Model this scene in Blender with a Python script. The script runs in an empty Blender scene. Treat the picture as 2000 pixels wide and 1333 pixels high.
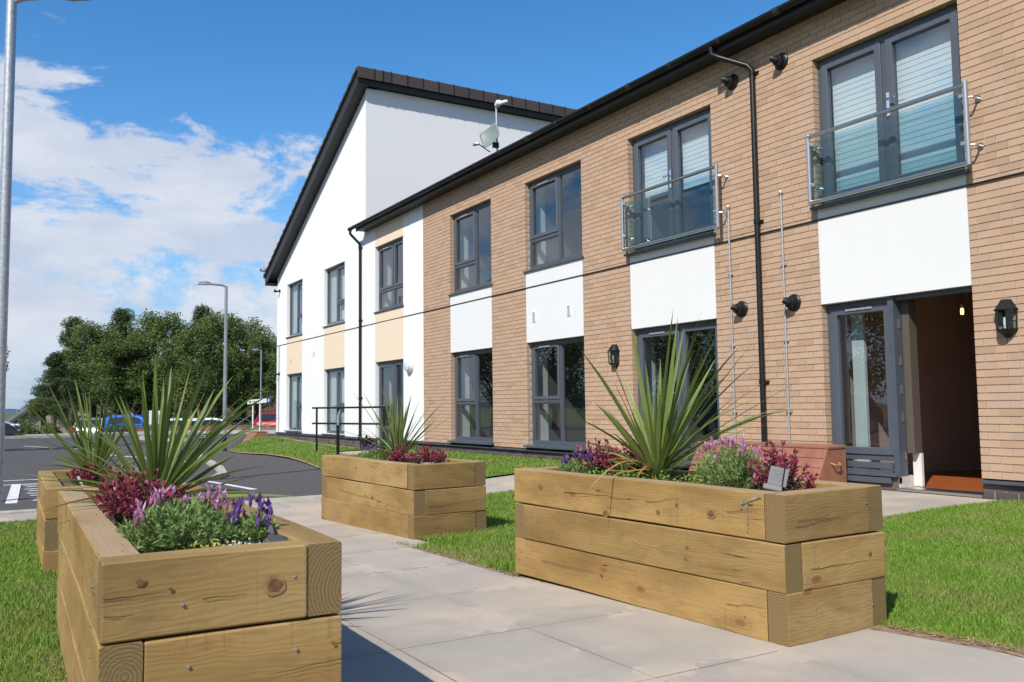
import bpy, bmesh, math, random
import numpy as np
from mathutils import Vector, Matrix
random.seed(7); np.random.seed(7)
S = bpy.context.scene
COL = S.collection
H = 0.965                      # camera height over the paving
# ------------------------------------------------------------------ camera
F_PX, PITCH, ROLL, YAW = 1700.0, math.radians(4.293), math.radians(0.710), math.radians(59.094)
cy, sy = math.cos(YAW), math.sin(YAW); cp, sp = math.cos(PITCH), math.sin(PITCH); cr, sr = math.cos(ROLL), math.sin(ROLL)
Rm = Matrix(((cy, -sy, 0), (sy, cy, 0), (0, 0, 1))) @ Matrix(((1, 0, 0), (0, cp, -sp), (0, sp, cp))) @ Matrix(((cr, 0, sr), (0, 1, 0), (-sr, 0, cr)))
right, fwd, up = Rm.col[0].copy(), Rm.col[1].copy(), Rm.col[2].copy()
cam_d = bpy.data.cameras.new('camera'); cam = bpy.data.objects.new('camera', cam_d); COL.objects.link(cam)
M4 = Matrix.Identity(4)
for i in range(3):
    M4[i][0] = right[i]; M4[i][1] = up[i]; M4[i][2] = -fwd[i]
M4[2][3] = H
cam.matrix_world = M4
cam_d.sensor_width = 36; cam_d.lens = F_PX / 2000 * 36; cam_d.clip_start = 0.05; cam_d.clip_end = 9000
cam_d.dof.use_dof = True; cam_d.dof.focus_distance = 6.2; cam_d.dof.aperture_fstop = 9.0
S.camera = cam
# ------------------------------------------------------------------ sky and sun
SUN = Vector((0.52, -0.88, 1.0)).normalized()
W = bpy.data.worlds.new('World'); S.world = W; W.use_nodes = True
nt = W.node_tree; nt.nodes.clear()
N = nt.nodes.new; Lk = nt.links.new
sky = N('ShaderNodeTexSky'); sky.sky_type = 'NISHITA'; sky.sun_disc = False
sky.sun_elevation = math.asin(SUN.z); sky.sun_rotation = math.atan2(SUN.x, SUN.y)
sky.altitude = 0; sky.air_density = 1.0; sky.dust_density = 0.25; sky.ozone_density = 3.2
hs = N('ShaderNodeHueSaturation'); hs.inputs['Saturation'].default_value = 1.3; hs.inputs['Value'].default_value = 1.10
Lk(sky.outputs[0], hs.inputs['Color'])
tc = N('ShaderNodeTexCoord'); mp = N('ShaderNodeMapping'); mp.inputs['Scale'].default_value = (3.6, 3.6, 9.5); mp.inputs['Location'].default_value = (0.35, 0.2, 0.4)
Lk(tc.outputs['Generated'], mp.inputs['Vector'])
n1 = N('ShaderNodeTexNoise'); n1.inputs['Scale'].default_value = 1.7; n1.inputs['Detail'].default_value = 9; n1.inputs['Roughness'].default_value = 0.66
n1.inputs['Distortion'].default_value = 0.35
Lk(mp.outputs[0], n1.inputs['Vector'])
sx = N('ShaderNodeSeparateXYZ'); Lk(tc.outputs['Generated'], sx.inputs[0])
def mth(op, a, b=None, c=None, clamp=False, tree=None):
    t = tree or nt
    m = t.nodes.new('ShaderNodeMath'); m.operation = op; m.use_clamp = clamp
    for i, v in enumerate((a, b, c)):
        if v is None: continue
        if isinstance(v, (int, float)): m.inputs[i].default_value = v
        else: t.links.new(v, m.inputs[i])
    return m.outputs[0]
# cover falls off with height; the bank stands a little higher towards -X
topz = mth('MULTIPLY_ADD', sx.outputs['Y'], -0.16, 0.345)
cov = mth('SUBTRACT', topz, sx.outputs['Z'])
cov = mth('MULTIPLY', cov, 2.6)
cov = mth('MINIMUM', cov, 0.155)
cov = mth('MAXIMUM', cov, -0.5)
cl = mth('ADD', n1.outputs['Fac'], cov)
ramp = N('ShaderNodeMapRange'); ramp.interpolation_type = 'SMOOTHSTEP'
ramp.inputs['From Min'].default_value = 0.53; ramp.inputs['From Max'].default_value = 0.655
Lk(cl, ramp.inputs['Value'])
lowf = N('ShaderNodeMapRange'); lowf.inputs['From Min'].default_value = 0.0; lowf.inputs['From Max'].default_value = 0.09; lowf.inputs['To Min'].default_value = 0.25
Lk(sx.outputs['Z'], lowf.inputs['Value'])
mask = mth('MULTIPLY', ramp.outputs[0], lowf.outputs[0])
mask = mth('MULTIPLY', mask, 0.93)
n2 = N('ShaderNodeTexNoise'); n2.inputs['Scale'].default_value = 2.2; n2.inputs['Detail'].default_value = 5; Lk(mp.outputs[0], n2.inputs['Vector'])
cr2 = N('ShaderNodeValToRGB'); cr2.color_ramp.elements[0].position = 0.36; cr2.color_ramp.elements[0].color = (3.7, 4.1, 5.0, 1)
cr2.color_ramp.elements[1].position = 0.62; cr2.color_ramp.elements[1].color = (4.9, 5.1, 5.6, 1)
Lk(n2.outputs['Fac'], cr2.inputs[0])
mixc = N('ShaderNodeMix'); mixc.data_type = 'RGBA'
hz = N('ShaderNodeMapRange'); hz.interpolation_type = 'SMOOTHSTEP'; hz.inputs['From Min'].default_value = 0.0; hz.inputs['From Max'].default_value = 0.26; hz.inputs['To Min'].default_value = 0.85; hz.inputs['To Max'].default_value = 0.0
Lk(sx.outputs['Z'], hz.inputs['Value']); mixh = N('ShaderNodeMix'); mixh.data_type = 'RGBA'; Lk(hz.outputs[0], mixh.inputs['Factor']); Lk(hs.outputs[0], mixh.inputs['A']); mixh.inputs['B'].default_value = (1.75, 2.75, 4.3, 1)
Lk(mask, mixc.inputs['Factor']); Lk(mixh.outputs['Result'], mixc.inputs['A']); Lk(cr2.outputs[0], mixc.inputs['B'])
bg = N('ShaderNodeBackground'); bg.inputs['Strength'].default_value = 0.125
Lk(mixc.outputs['Result'], bg.inputs['Color']); wo = N('ShaderNodeOutputWorld'); Lk(bg.outputs[0], wo.inputs[0])
sl = bpy.data.lights.new('sun', 'SUN'); sl.energy = 4.6; sl.angle = math.radians(0.55); sl.color = (1.0, 0.94, 0.85)
so = bpy.data.objects.new('sun', sl); COL.objects.link(so); so.location = (10, -20, 30)
so.rotation_euler = (-SUN).to_track_quat('-Z', 'Y').to_euler()
S.view_settings.view_transform = 'Standard'; S.view_settings.look = 'None'; S.view_settings.exposure = 0.32; S.view_settings.gamma = 1
S.view_settings.use_curve_mapping = False
S.cycles.max_bounces = 8; S.cycles.transparent_max_bounces = 16

# ------------------------------------------------------------------ helpers
def ray(px, py):
    """Direction seen at a photograph pixel (survey aid: used only to read positions off the photo)."""
    v = right * ((px - 1000) / F_PX) + fwd - up * ((py - 666.5) / F_PX)
    return v.normalized()
def atY(px, py, Y):
    v = ray(px, py); t = Y / v.y; return Vector((v.x * t, Y, v.z * t + H))
def atX(px, py, X):
    v = ray(px, py); t = X / v.x; return Vector((X, v.y * t, v.z * t + H))

def mkmesh(name, verts, faces, mats=None, smooth=False, mi=None):
    me = bpy.data.meshes.new(name)
    verts = np.asarray(verts, dtype=np.float32).reshape(-1, 3)
    if isinstance(faces, np.ndarray):
        n, k = faces.shape
        me.vertices.add(len(verts)); me.vertices.foreach_set('co', verts.ravel())
        me.loops.add(n * k); me.loops.foreach_set('vertex_index', faces.astype(np.int32).ravel())
        me.polygons.add(n); me.polygons.foreach_set('loop_start', np.arange(0, n * k, k, dtype=np.int32))
        me.polygons.foreach_set('loop_total', np.full(n, k, dtype=np.int32))
        me.update(calc_edges=True)
    else:
        me.from_pydata(verts.tolist(), [], faces); me.update()
    if mats:
        for m in (mats if isinstance(mats, (list, tuple)) else [mats]): me.materials.append(m)
    if mi is not None: me.polygons.foreach_set('material_index', np.asarray(mi, dtype=np.int32))
    if smooth: me.polygons.foreach_set('use_smooth', np.ones(len(me.polygons), dtype=bool))
    return me
def link(name, me, parent=None, kind=None, label=None, cat=None, group=None):
    o = bpy.data.objects.new(name, me); COL.objects.link(o)
    if parent is not None: o.parent = parent
    if kind: o['kind'] = kind
    if label: o['label'] = label
    if cat: o['category'] = cat
    if group: o['group'] = group
    return o
def thing(name, label, cat, loc=(0, 0, 0), rot=0, group=None):
    o = link(name, None, label=label, cat=cat, group=group); o.location = loc; o.rotation_euler = (0, 0, rot)
    o.empty_display_size = 0.1
    return o
class MB:
    """collects simple solids and builds one mesh"""
    def __init__(s): s.v = []; s.f = []; s.m = []; s.cm = 0
    def add(s, vs, fs):
        b = len(s.v); s.v += [tuple(v) for v in vs]; s.f += [tuple(b + i for i in f) for f in fs]; s.m += [s.cm] * len(fs); return s
    def box(s, x0, x1, y0, y1, z0, z1):
        return s.add([(x0, y0, z0), (x1, y0, z0), (x1, y1, z0), (x0, y1, z0), (x0, y0, z1), (x1, y0, z1), (x1, y1, z1), (x0, y1, z1)],
                     [(0, 3, 2, 1), (4, 5, 6, 7), (0, 1, 5, 4), (1, 2, 6, 5), (2, 3, 7, 6), (3, 0, 4, 7)])
    def tube(s, pts, r, n=10, cap=True):
        pts = [Vector(p) for p in pts]; rs = r if isinstance(r, (list, tuple)) else [r] * len(pts)
        b = len(s.v); prev = None
        for i, p in enumerate(pts):
            d = (pts[min(i + 1, len(pts) - 1)] - pts[max(i - 1, 0)]).normalized()
            if prev is None:
                a = Vector((0, 0, 1)) if abs(d.z) < .9 else Vector((1, 0, 0)); u = d.cross(a).normalized()
            else:
                u = (prev - d * prev.dot(d)).normalized()
            prev = u; w = d.cross(u)
            for k in range(n):
                t = 2 * math.pi * k / n; s.v.append(tuple(p + (u * math.cos(t) + w * math.sin(t)) * rs[i]))
        for i in range(len(pts) - 1):
            for k in range(n):
                a0 = b + i * n + k; a1 = b + i * n + (k + 1) % n; s.f.append((a0, a1, a1 + n, a0 + n)); s.m.append(s.cm)
        if cap:
            s.f.append(tuple(b + k for k in range(n))[::-1]); s.f.append(tuple(b + (len(pts) - 1) * n + k for k in range(n))); s.m += [s.cm] * 2
        return s
    def prism(s, poly, axis, a, b):
        """poly: 2D outline extruded along axis from a to b"""
        n = len(poly)
        def P(u, v, w): return {'x': (w, u, v), 'y': (u, w, v), 'z': (u, v, w)}[axis]
        vs = [P(u, v, a) for u, v in poly] + [P(u, v, b) for u, v in poly]
        fs = [tuple(range(n))[::-1], tuple(range(n, 2 * n))] + [(i, (i + 1) % n, n + (i + 1) % n, n + i) for i in range(n)]
        return s.add(vs, fs)
    def lathe(s, prof, n=16, c=(0, 0, 0), axis='z'):
        b = len(s.v)
        for r, h in prof:
            for k in range(n):
                t = 2 * math.pi * k / n; x, y = r * math.cos(t), r * math.sin(t)
                p = {'z': (x, y, h), 'y': (x, h, y), 'x': (h, x, y)}[axis]
                s.v.append((p[0] + c[0], p[1] + c[1], p[2] + c[2]))
        for i in range(len(prof) - 1):
            for k in range(n):
                a0 = b + i * n + k; a1 = b + i * n + (k + 1) % n; s.f.append((a0, a1, a1 + n, a0 + n)); s.m.append(s.cm)
        s.f.append(tuple(b + k for k in range(n))[::-1]); s.f.append(tuple(b + (len(prof) - 1) * n + k for k in range(n))); s.m += [s.cm] * 2
        return s
    def build(s, name, mats, parent=None, smooth=False, bevel=0, fixn=True, **kw):
        me = mkmesh(name, s.v, s.f, mats, mi=s.m)
        if fixn or bevel:
            bm = bmesh.new(); bm.from_mesh(me)
            if bevel: bmesh.ops.bevel(bm, geom=[e for e in bm.edges], offset=bevel, segments=1, affect='EDGES', clamp_overlap=True)
            bmesh.ops.recalc_face_normals(bm, faces=bm.faces); bm.to_mesh(me); bm.free()
        if smooth:
            me.polygons.foreach_set('use_smooth', np.ones(len(me.polygons), dtype=bool))
            try: me.set_sharp_from_angle(angle=math.radians(38))
            except Exception: pass
        return link(name, me, parent, **kw)

# ------------------------------------------------------------------ materials
def mat(name, col, rough=.6, metal=0, spec=.5, **k):
    m = bpy.data.materials.new(name); m.use_nodes = True; b = m.node_tree.nodes['Principled BSDF']
    b.inputs['Base Color'].default_value = (*col, 1); b.inputs['Roughness'].default_value = rough; b.inputs['Metallic'].default_value = metal
    b.inputs['Specular IOR Level'].default_value = spec
    return m
def nz(m, scale, detail=4, rough=.55, coord='Object', sc3=None, dist=0):
    t = m.node_tree; c = t.nodes.new('ShaderNodeTexCoord'); n = t.nodes.new('ShaderNodeTexNoise')
    n.inputs['Scale'].default_value = scale; n.inputs['Detail'].default_value = detail; n.inputs['Roughness'].default_value = rough; n.inputs['Distortion'].default_value = dist
    src = c.outputs[coord]
    if sc3:
        mpp = t.nodes.new('ShaderNodeMapping'); mpp.inputs['Scale'].default_value = sc3; t.links.new(src, mpp.inputs[0]); src = mpp.outputs[0]
    t.links.new(src, n.inputs['Vector']); return n.outputs['Fac']
def rampc(m, fac, stops):
    t = m.node_tree; r = t.nodes.new('ShaderNodeValToRGB'); e = r.color_ramp.elements
    while len(e) < len(stops): e.new(.5)
    for i, (p, c) in enumerate(stops): e[i].position = p; e[i].color = (*c, 1)
    t.links.new(fac, r.inputs[0]); return r.outputs[0]
def mixcol(m, fac, a, b, mode='MIX'):
    t = m.node_tree; x = t.nodes.new('ShaderNodeMix'); x.data_type = 'RGBA'; x.blend_type = mode
    for inp, v in (('Factor', fac), ('A', a), ('B', b)):
        if isinstance(v, (int, float)): x.inputs[inp].default_value = v
        elif isinstance(v, tuple): x.inputs[inp].default_value = (*v, 1)
        else: t.links.new(v, x.inputs[inp])
    return x.outputs['Result']
def setc(m, sock): m.node_tree.links.new(sock, m.node_tree.nodes['Principled BSDF'].inputs['Base Color'])
def bump(m, h, strength=.3, dist=.01):
    t = m.node_tree; b = t.nodes.new('ShaderNodeBump'); b.inputs['Strength'].default_value = strength; b.inputs['Distance'].default_value = dist
    t.links.new(h, b.inputs['Height']); t.links.new(b.outputs[0], t.nodes['Principled BSDF'].inputs['Normal'])
def rnd(m):
    """random number per loose piece and per object"""
    t = m.node_tree; g = t.nodes.new('ShaderNodeNewGeometry'); o = t.nodes.new('ShaderNodeObjectInfo')
    s = mth('ADD', g.outputs['Random Per Island'], o.outputs['Random'], tree=t); return mth('FRACT', s, tree=t)

def noisy(name, stops, scale, rough=.7, bumps=None, spec=.4, metal=0, coord='Object', detail=5, sc3=None):
    m = mat(name, stops[0][1], rough, metal, spec); f = nz(m, scale, detail, coord=coord, sc3=sc3); setc(m, rampc(m, f, stops))
    if bumps: bump(m, nz(m, bumps[0], 4, coord=coord), bumps[1], bumps[2])
    return m
# brick
M_brick = mat('beige_brick', (.45, .29, .2), .85, spec=.25)
r_ = rnd(M_brick); c1 = rampc(M_brick, r_, [(0, (.39, .26, .17)), (.18, (.465, .31, .205)), (.6, (.50, .337, .226)), (.85, (.49, .335, .232)), (1, (.42, .285, .195))])
f2 = nz(M_brick, 55, 5, coord='Object'); c1 = mixcol(M_brick, mth('MULTIPLY', f2, .42, tree=M_brick.node_tree), c1, (.33, .21, .14))
f3 = nz(M_brick, 1.3, 4, coord='Object'); c1 = mixcol(M_brick, mth('MULTIPLY', f3, .22, tree=M_brick.node_tree), c1, (.42, .33, .26)); setc(M_brick, c1)
bump(M_brick, f2, .35, .003)
M_mortar = noisy('grey_mortar', [(.3, (.38, .34, .31)), (.7, (.50, .46, .42))], 30, .9, (90, .4, .003))
M_dbrick = mat('dark_brick', (.07, .06, .06), .75); setc(M_dbrick, rampc(M_dbrick, rnd(M_dbrick), [(0, (.055, .045, .045)), (.5, (.085, .07, .065)), (1, (.13, .095, .08))])); bump(M_dbrick, nz(M_dbrick, 60), .4, .003)
def render_mat(name, c):
    m = mat(name, c, .9, spec=.2); f = nz(m, .7, 5); g = nz(m, 6, 6)
    c0 = mixcol(m, mth('MULTIPLY', f, .16, tree=m.node_tree), c, tuple(x * .86 for x in c)); st = nz(m, 1.0, 5, sc3=(5, 5, .35)); c0 = mixcol(m, mth('MULTIPLY', st, .10, tree=m.node_tree), c0, tuple(x * .72 for x in c)); setc(m, mixcol(m, mth('MULTIPLY', g, .08, tree=m.node_tree), c0, tuple(x * .8 for x in c)))
    bump(m, mth('ADD', nz(m, 160, 3), mth('MULTIPLY', nz(m, 7, 3), 1.2, tree=m.node_tree), tree=m.node_tree), .3, .004); return m
M_white = render_mat('white_render', (.76, .765, .77)); M_panel = render_mat('white_render_toned_down', (.69, .70, .705)); M_cream = render_mat('cream_render', (.72, .60, .46))  # panel: same white paint as the wall, darkened against clipping in the sun
def vgrad_dirt(m): return m
M_frame = noisy('anthracite_frame', [(.3, (.060, .072, .092)), (.7, (.072, .085, .105))], 8, .38, spec=.5)
M_sash = mat('anthracite_sash', (.075, .088, .108), .35)
M_flash = noisy('slate_grey_flashing', [(.3, (.055, .07, .085)), (.7, (.075, .09, .11))], 5, .4)
M_black = noisy('black_plastic', [(.3, (.008, .008, .008)), (.7, (.013, .013, .013))], 4, .38, spec=.3)
M_soffit = noisy('dark_soffit_board', [(.3, (.014, .014, .016)), (.7, (.020, .020, .021))], 4, .45)
M_tile = mat('brown_concrete_tile', (.05, .04, .037), .8); setc(M_tile, mixcol(M_tile, nz(M_tile, 12, 5), rampc(M_tile, rnd(M_tile), [(0, (.055, .042, .038)), (1, (.085, .066, .06))]), (.035, .03, .03))); bump(M_tile, nz(M_tile, 70), .4, .004)
M_steel = mat('brushed_steel', (.62, .60, .58), .28, 1); bump(M_steel, nz(M_steel, 40, 3, sc3=(1, 1, 12)), .05, .001)
M_galv = noisy('galvanised_steel', [(.35, (.36, .38, .40)), (.65, (.52, .54, .56))], 25, .45, metal=.6)
M_chrome = mat('chrome', (.85, .85, .87), .12, 1)
M_wplastic = mat('white_plastic', (.75, .75, .73), .4)
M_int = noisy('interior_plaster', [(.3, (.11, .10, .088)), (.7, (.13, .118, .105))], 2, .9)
M_skirt = mat('white_gloss_board', (.62, .62, .58), .4)
M_floor = mat('orange_laminate', (.30, .09, .025), .3)
setc(M_floor, rampc(M_floor, nz(M_floor, 3, 6, sc3=(1.5, 14, 1)), [(.3, (.26, .065, .018)), (.7, (.42, .13, .04))]))
M_blind = mat('white_blind', (.72, .76, .78), .8)
M_curtain = mat('pale_curtain', (.56, .62, .60), .9)
# glass: clear pane with a strong sky mirror at grazing angles
def glass_mat(name, tint, ior, rough=0.0):
    m = bpy.data.materials.new(name); m.use_nodes = True; t = m.node_tree; t.nodes.clear()
    tr = t.nodes.new('ShaderNodeBsdfTransparent'); tr.inputs[0].default_value = (*tint, 1)
    gl = t.nodes.new('ShaderNodeBsdfGlossy'); gl.inputs['Roughness'].default_value = rough; gl.inputs['Color'].default_value = (.95, .97, 1, 1)
    fr = t.nodes.new('ShaderNodeFresnel'); fr.inputs['IOR'].default_value = ior
    bp = t.nodes.new('ShaderNodeBump'); bp.inputs['Strength'].default_value = .05; bp.inputs['Distance'].default_value = .02
    c = t.nodes.new('ShaderNodeTexCoord'); n = t.nodes.new('ShaderNodeTexNoise'); n.inputs['Scale'].default_value = 1.6; n.inputs['Detail'].default_value = 1
    t.links.new(c.outputs['Object'], n.inputs['Vector']); t.links.new(n.outputs['Fac'], bp.inputs['Height']); t.links.new(bp.outputs[0], gl.inputs['Normal'])
    mx = t.nodes.new('ShaderNodeMixShader'); o = t.nodes.new('ShaderNodeOutputMaterial')
    geo = t.nodes.new('ShaderNodeNewGeometry'); fac = mth('MULTIPLY', fr.outputs[0], mth('SUBTRACT', 1, geo.outputs['Backfacing'], tree=t), tree=t)
    t.links.new(fac, mx.inputs[0]); t.links.new(tr.outputs[0], mx.inputs[1]); t.links.new(gl.outputs[0], mx.inputs[2]); t.links.new(mx.outputs[0], o.inputs[0]); return m
M_glass = glass_mat('window_glass', (.86, .90, .91), 2.3)
M_bglass = glass_mat('balcony_glass', (.72, .84, .86), 1.6)
# timber sleepers: grain along local x, growth rings on the ends
M_wood = mat('treated_softwood', (.36, .25, .12), .78, spec=.25)
def wood():
    m = M_wood; t = m.node_tree; L = t.links.new; nn = t.nodes.new
    tc = nn('ShaderNodeTexCoord'); oi = nn('ShaderNodeObjectInfo'); off = nn('ShaderNodeVectorMath'); off.operation = 'MULTIPLY_ADD'
    cmb = nn('ShaderNodeCombineXYZ')
    for i in range(3): L(mth('MULTIPLY', oi.outputs['Random'], (37.0, 11.3, 5.7)[i], tree=t), cmb.inputs[i])
    add = nn('ShaderNodeVectorMath'); add.operation = 'ADD'; L(tc.outputs['Object'], add.inputs[0]); L(cmb.outputs[0], add.inputs[1])
    def noise(sc, scale, detail=5, dist=0, rough=.55, src=None):
        mp = nn('ShaderNodeMapping'); mp.inputs['Scale'].default_value = sc; L(src or add.outputs[0], mp.inputs[0])
        n = nn('ShaderNodeTexNoise'); n.inputs['Scale'].default_value = scale; n.inputs['Detail'].default_value = detail; n.inputs['Distortion'].default_value = dist; n.inputs['Roughness'].default_value = rough
        L(mp.outputs[0], n.inputs['Vector']); return n.outputs['Fac']
    # knots: sparse spots that bend the grain
    vo = nn('ShaderNodeTexVoronoi'); vo.feature = 'F1'; mpv = nn('ShaderNodeMapping'); mpv.inputs['Scale'].default_value = (2.9, 4.3, 6.2); L(add.outputs[0], mpv.inputs[0]); L(mpv.outputs[0], vo.inputs['Vector']); vo.inputs['Scale'].default_value = 1
    kd = vo.outputs['Distance']
    near = nn('ShaderNodeMapRange'); near.interpolation_type = 'SMOOTHSTEP'; near.inputs['From Min'].default_value = .0; near.inputs['From Max'].default_value = .42; near.inputs['To Min'].default_value = 1; near.inputs['To Max'].default_value = 0; L(kd, near.inputs['Value'])
    core = nn('ShaderNodeMapRange'); core.interpolation_type = 'SMOOTHSTEP'; core.inputs['From Min'].default_value = .05; core.inputs['From Max'].default_value = .115; core.inputs['To Min'].default_value = 1; core.inputs['To Max'].default_value = 0; L(kd, core.inputs['Value'])
    cs = nn('ShaderNodeSeparateColor'); L(vo.outputs['Color'], cs.inputs[0]); ison = mth('GREATER_THAN', cs.outputs[0], .30, tree=t)
    kring = mth('MULTIPLY_ADD', mth('SINE', mth('MULTIPLY', kd, 85, tree=t), tree=t), .5, .5, tree=t); near_ = mth('MULTIPLY', near.outputs[0], ison, tree=t); core_ = mth('MULTIPLY', core.outputs[0], ison, tree=t)
    # grain lines
    warp = noise((1.2, 5, 5), 1.4, 3)
    sepa = nn('ShaderNodeSeparateXYZ'); L(add.outputs[0], sepa.inputs[0])
    g = mth('MULTIPLY_ADD', warp, .22, mth('ADD', sepa.outputs['Z'], mth('MULTIPLY', sepa.outputs['Y'], .55, tree=t), tree=t), tree=t)
    g = mth('MULTIPLY_ADD', near_, .035, g, tree=t)
    gw = mth('SINE', mth('MULTIPLY', g, 330, tree=t), tree=t)
    gw = mth('MULTIPLY_ADD', gw, .5, .5, tree=t)
    fine = noise((1.5, 60, 60), 2.4, 5)
    # growth rings for end faces
    so_ = nn('ShaderNodeSeparateXYZ'); L(tc.outputs['Object'], so_.inputs[0])
    yy = mth('SUBTRACT', so_.outputs['Y'], mth('MULTIPLY_ADD', oi.outputs['Random'], .16, -.10, tree=t), tree=t)
    zz = mth('SUBTRACT', so_.outputs['Z'], mth('MULTIPLY_ADD', oi.outputs['Random'], -.1, .04, tree=t), tree=t)
    rr = mth('SQRT', mth('ADD', mth('MULTIPLY', yy, yy, tree=t), mth('MULTIPLY', zz, zz, tree=t), tree=t), tree=t)
    rr = mth('MULTIPLY_ADD', noise((4, 4, 4), 3, 2), .02, rr, tree=t)
    rings = mth('MULTIPLY_ADD', mth('SINE', mth('MULTIPLY', rr, 620, tree=t), tree=t), .5, .5, tree=t)
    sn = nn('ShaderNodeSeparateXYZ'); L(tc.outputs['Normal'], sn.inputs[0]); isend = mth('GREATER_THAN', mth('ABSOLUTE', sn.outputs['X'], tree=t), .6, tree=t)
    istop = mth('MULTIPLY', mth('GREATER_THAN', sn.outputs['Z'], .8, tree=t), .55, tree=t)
    saw = noise((120, 1.2, 1.2), 1.0, 2, .1); sawg = noise((1.1, 3, 3), 1.7, 2)
    big = noise((.8, 3, 3), 1.3, 4)
    blot = noise((3.0, 7, 7), 1.6, 6, .4)
    base = rampc(m, big, [(.30, (.20, .122, .040)), (.5, (.355, .230, .084)), (.70, (.435, .302, .126))])
    base = mixcol(m, mth('MULTIPLY', mth('SUBTRACT', 1, gw, tree=t), .15, tree=t), base, (.17, .10, .036))
    base = mixcol(m, mth('MULTIPLY', fine, .8, tree=t), base, mixcol(m, .6, base, (.19, .125, .05)))
    gr = nn('ShaderNodeMapRange'); gr.inputs['From Min'].default_value = .5; gr.inputs['From Max'].default_value = .75; L(blot, gr.inputs['Value'])
    base = mixcol(m, mth('MULTIPLY', gr.outputs[0], .6, tree=t), base, (.185, .115, .045))
    tone = rampc(m, oi.outputs['Random'], [(0, (.80, .78, .74)), (.5, (1, 1, 1)), (1, (1.12, 1.08, 1.0))]); base = mixcol(m, 1.0, base, tone, 'MULTIPLY')
    base = mixcol(m, mth('MULTIPLY', near_, .40, tree=t), base, (.36, .19, .07))
    base = mixcol(m, mth('MULTIPLY', mth('MULTIPLY', near_, kring, tree=t), .38, tree=t), base, (.16, .085, .03))
    sw_ = mth('MULTIPLY', mth('GREATER_THAN', saw, .64, tree=t), mth('GREATER_THAN', sawg, .5, tree=t), tree=t)
    base = mixcol(m, mth('MULTIPLY', sw_, .34, tree=t), base, (.19, .115, .045))
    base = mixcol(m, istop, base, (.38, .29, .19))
    d2 = noise((1.6, 4, 4), 2.6, 7, .5, .7); dm = nn('ShaderNodeMapRange'); dm.inputs['From Min'].default_value = .54; dm.inputs['From Max'].default_value = .70; L(d2, dm.inputs['Value'])
    base = mixcol(m, mth('MULTIPLY', dm.outputs[0], .38, tree=t), base, (.15, .10, .045))
    base = mixcol(m, mth('MULTIPLY', core_, .8, tree=t), base, (.19, .085, .03))
    endc = rampc(m, rings, [(.0, (.15, .096, .038)), (.5, (.20, .135, .055)), (1, (.24, .17, .075))])
    endc = mixcol(m, mth('MULTIPLY', blot, .35, tree=t), endc, (.15, .10, .05))
    col = mixcol(m, isend, base, endc)
    # drying checks: thin dark splits along the grain
    cr_ = noise((.7, 26, 26), 1.0, 2, .25)
    ck = mth('ABSOLUTE', mth('SUBTRACT', cr_, .5, tree=t), tree=t)
    gate = noise((1.7, 5, 5), 1.1, 2)
    ck = mth('MULTIPLY', mth('LESS_THAN', ck, .0045, tree=t), mth('GREATER_THAN', gate, .56, tree=t), tree=t)
    ck = mth('MULTIPLY', ck, mth('SUBTRACT', 1, isend, tree=t), tree=t)
    col = mixcol(m, mth('MULTIPLY', ck, .9, tree=t), col, (.045, .028, .012)); setc(m, col)
    hgt = mth('MULTIPLY_ADD', fine, .5, mth('MULTIPLY', gw, .3, tree=t), tree=t); hgt = mth('SUBTRACT', hgt, mth('MULTIPLY', ck, 2.0, tree=t), tree=t)
    bump(m, hgt, .35, .0035)
wood()
M_soil = noisy('planting_soil', [(.3, (.05, .035, .022)), (.55, (.11, .08, .055)), (.75, (.20, .155, .115))], 30, .95, (60, .8, .01))
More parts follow.
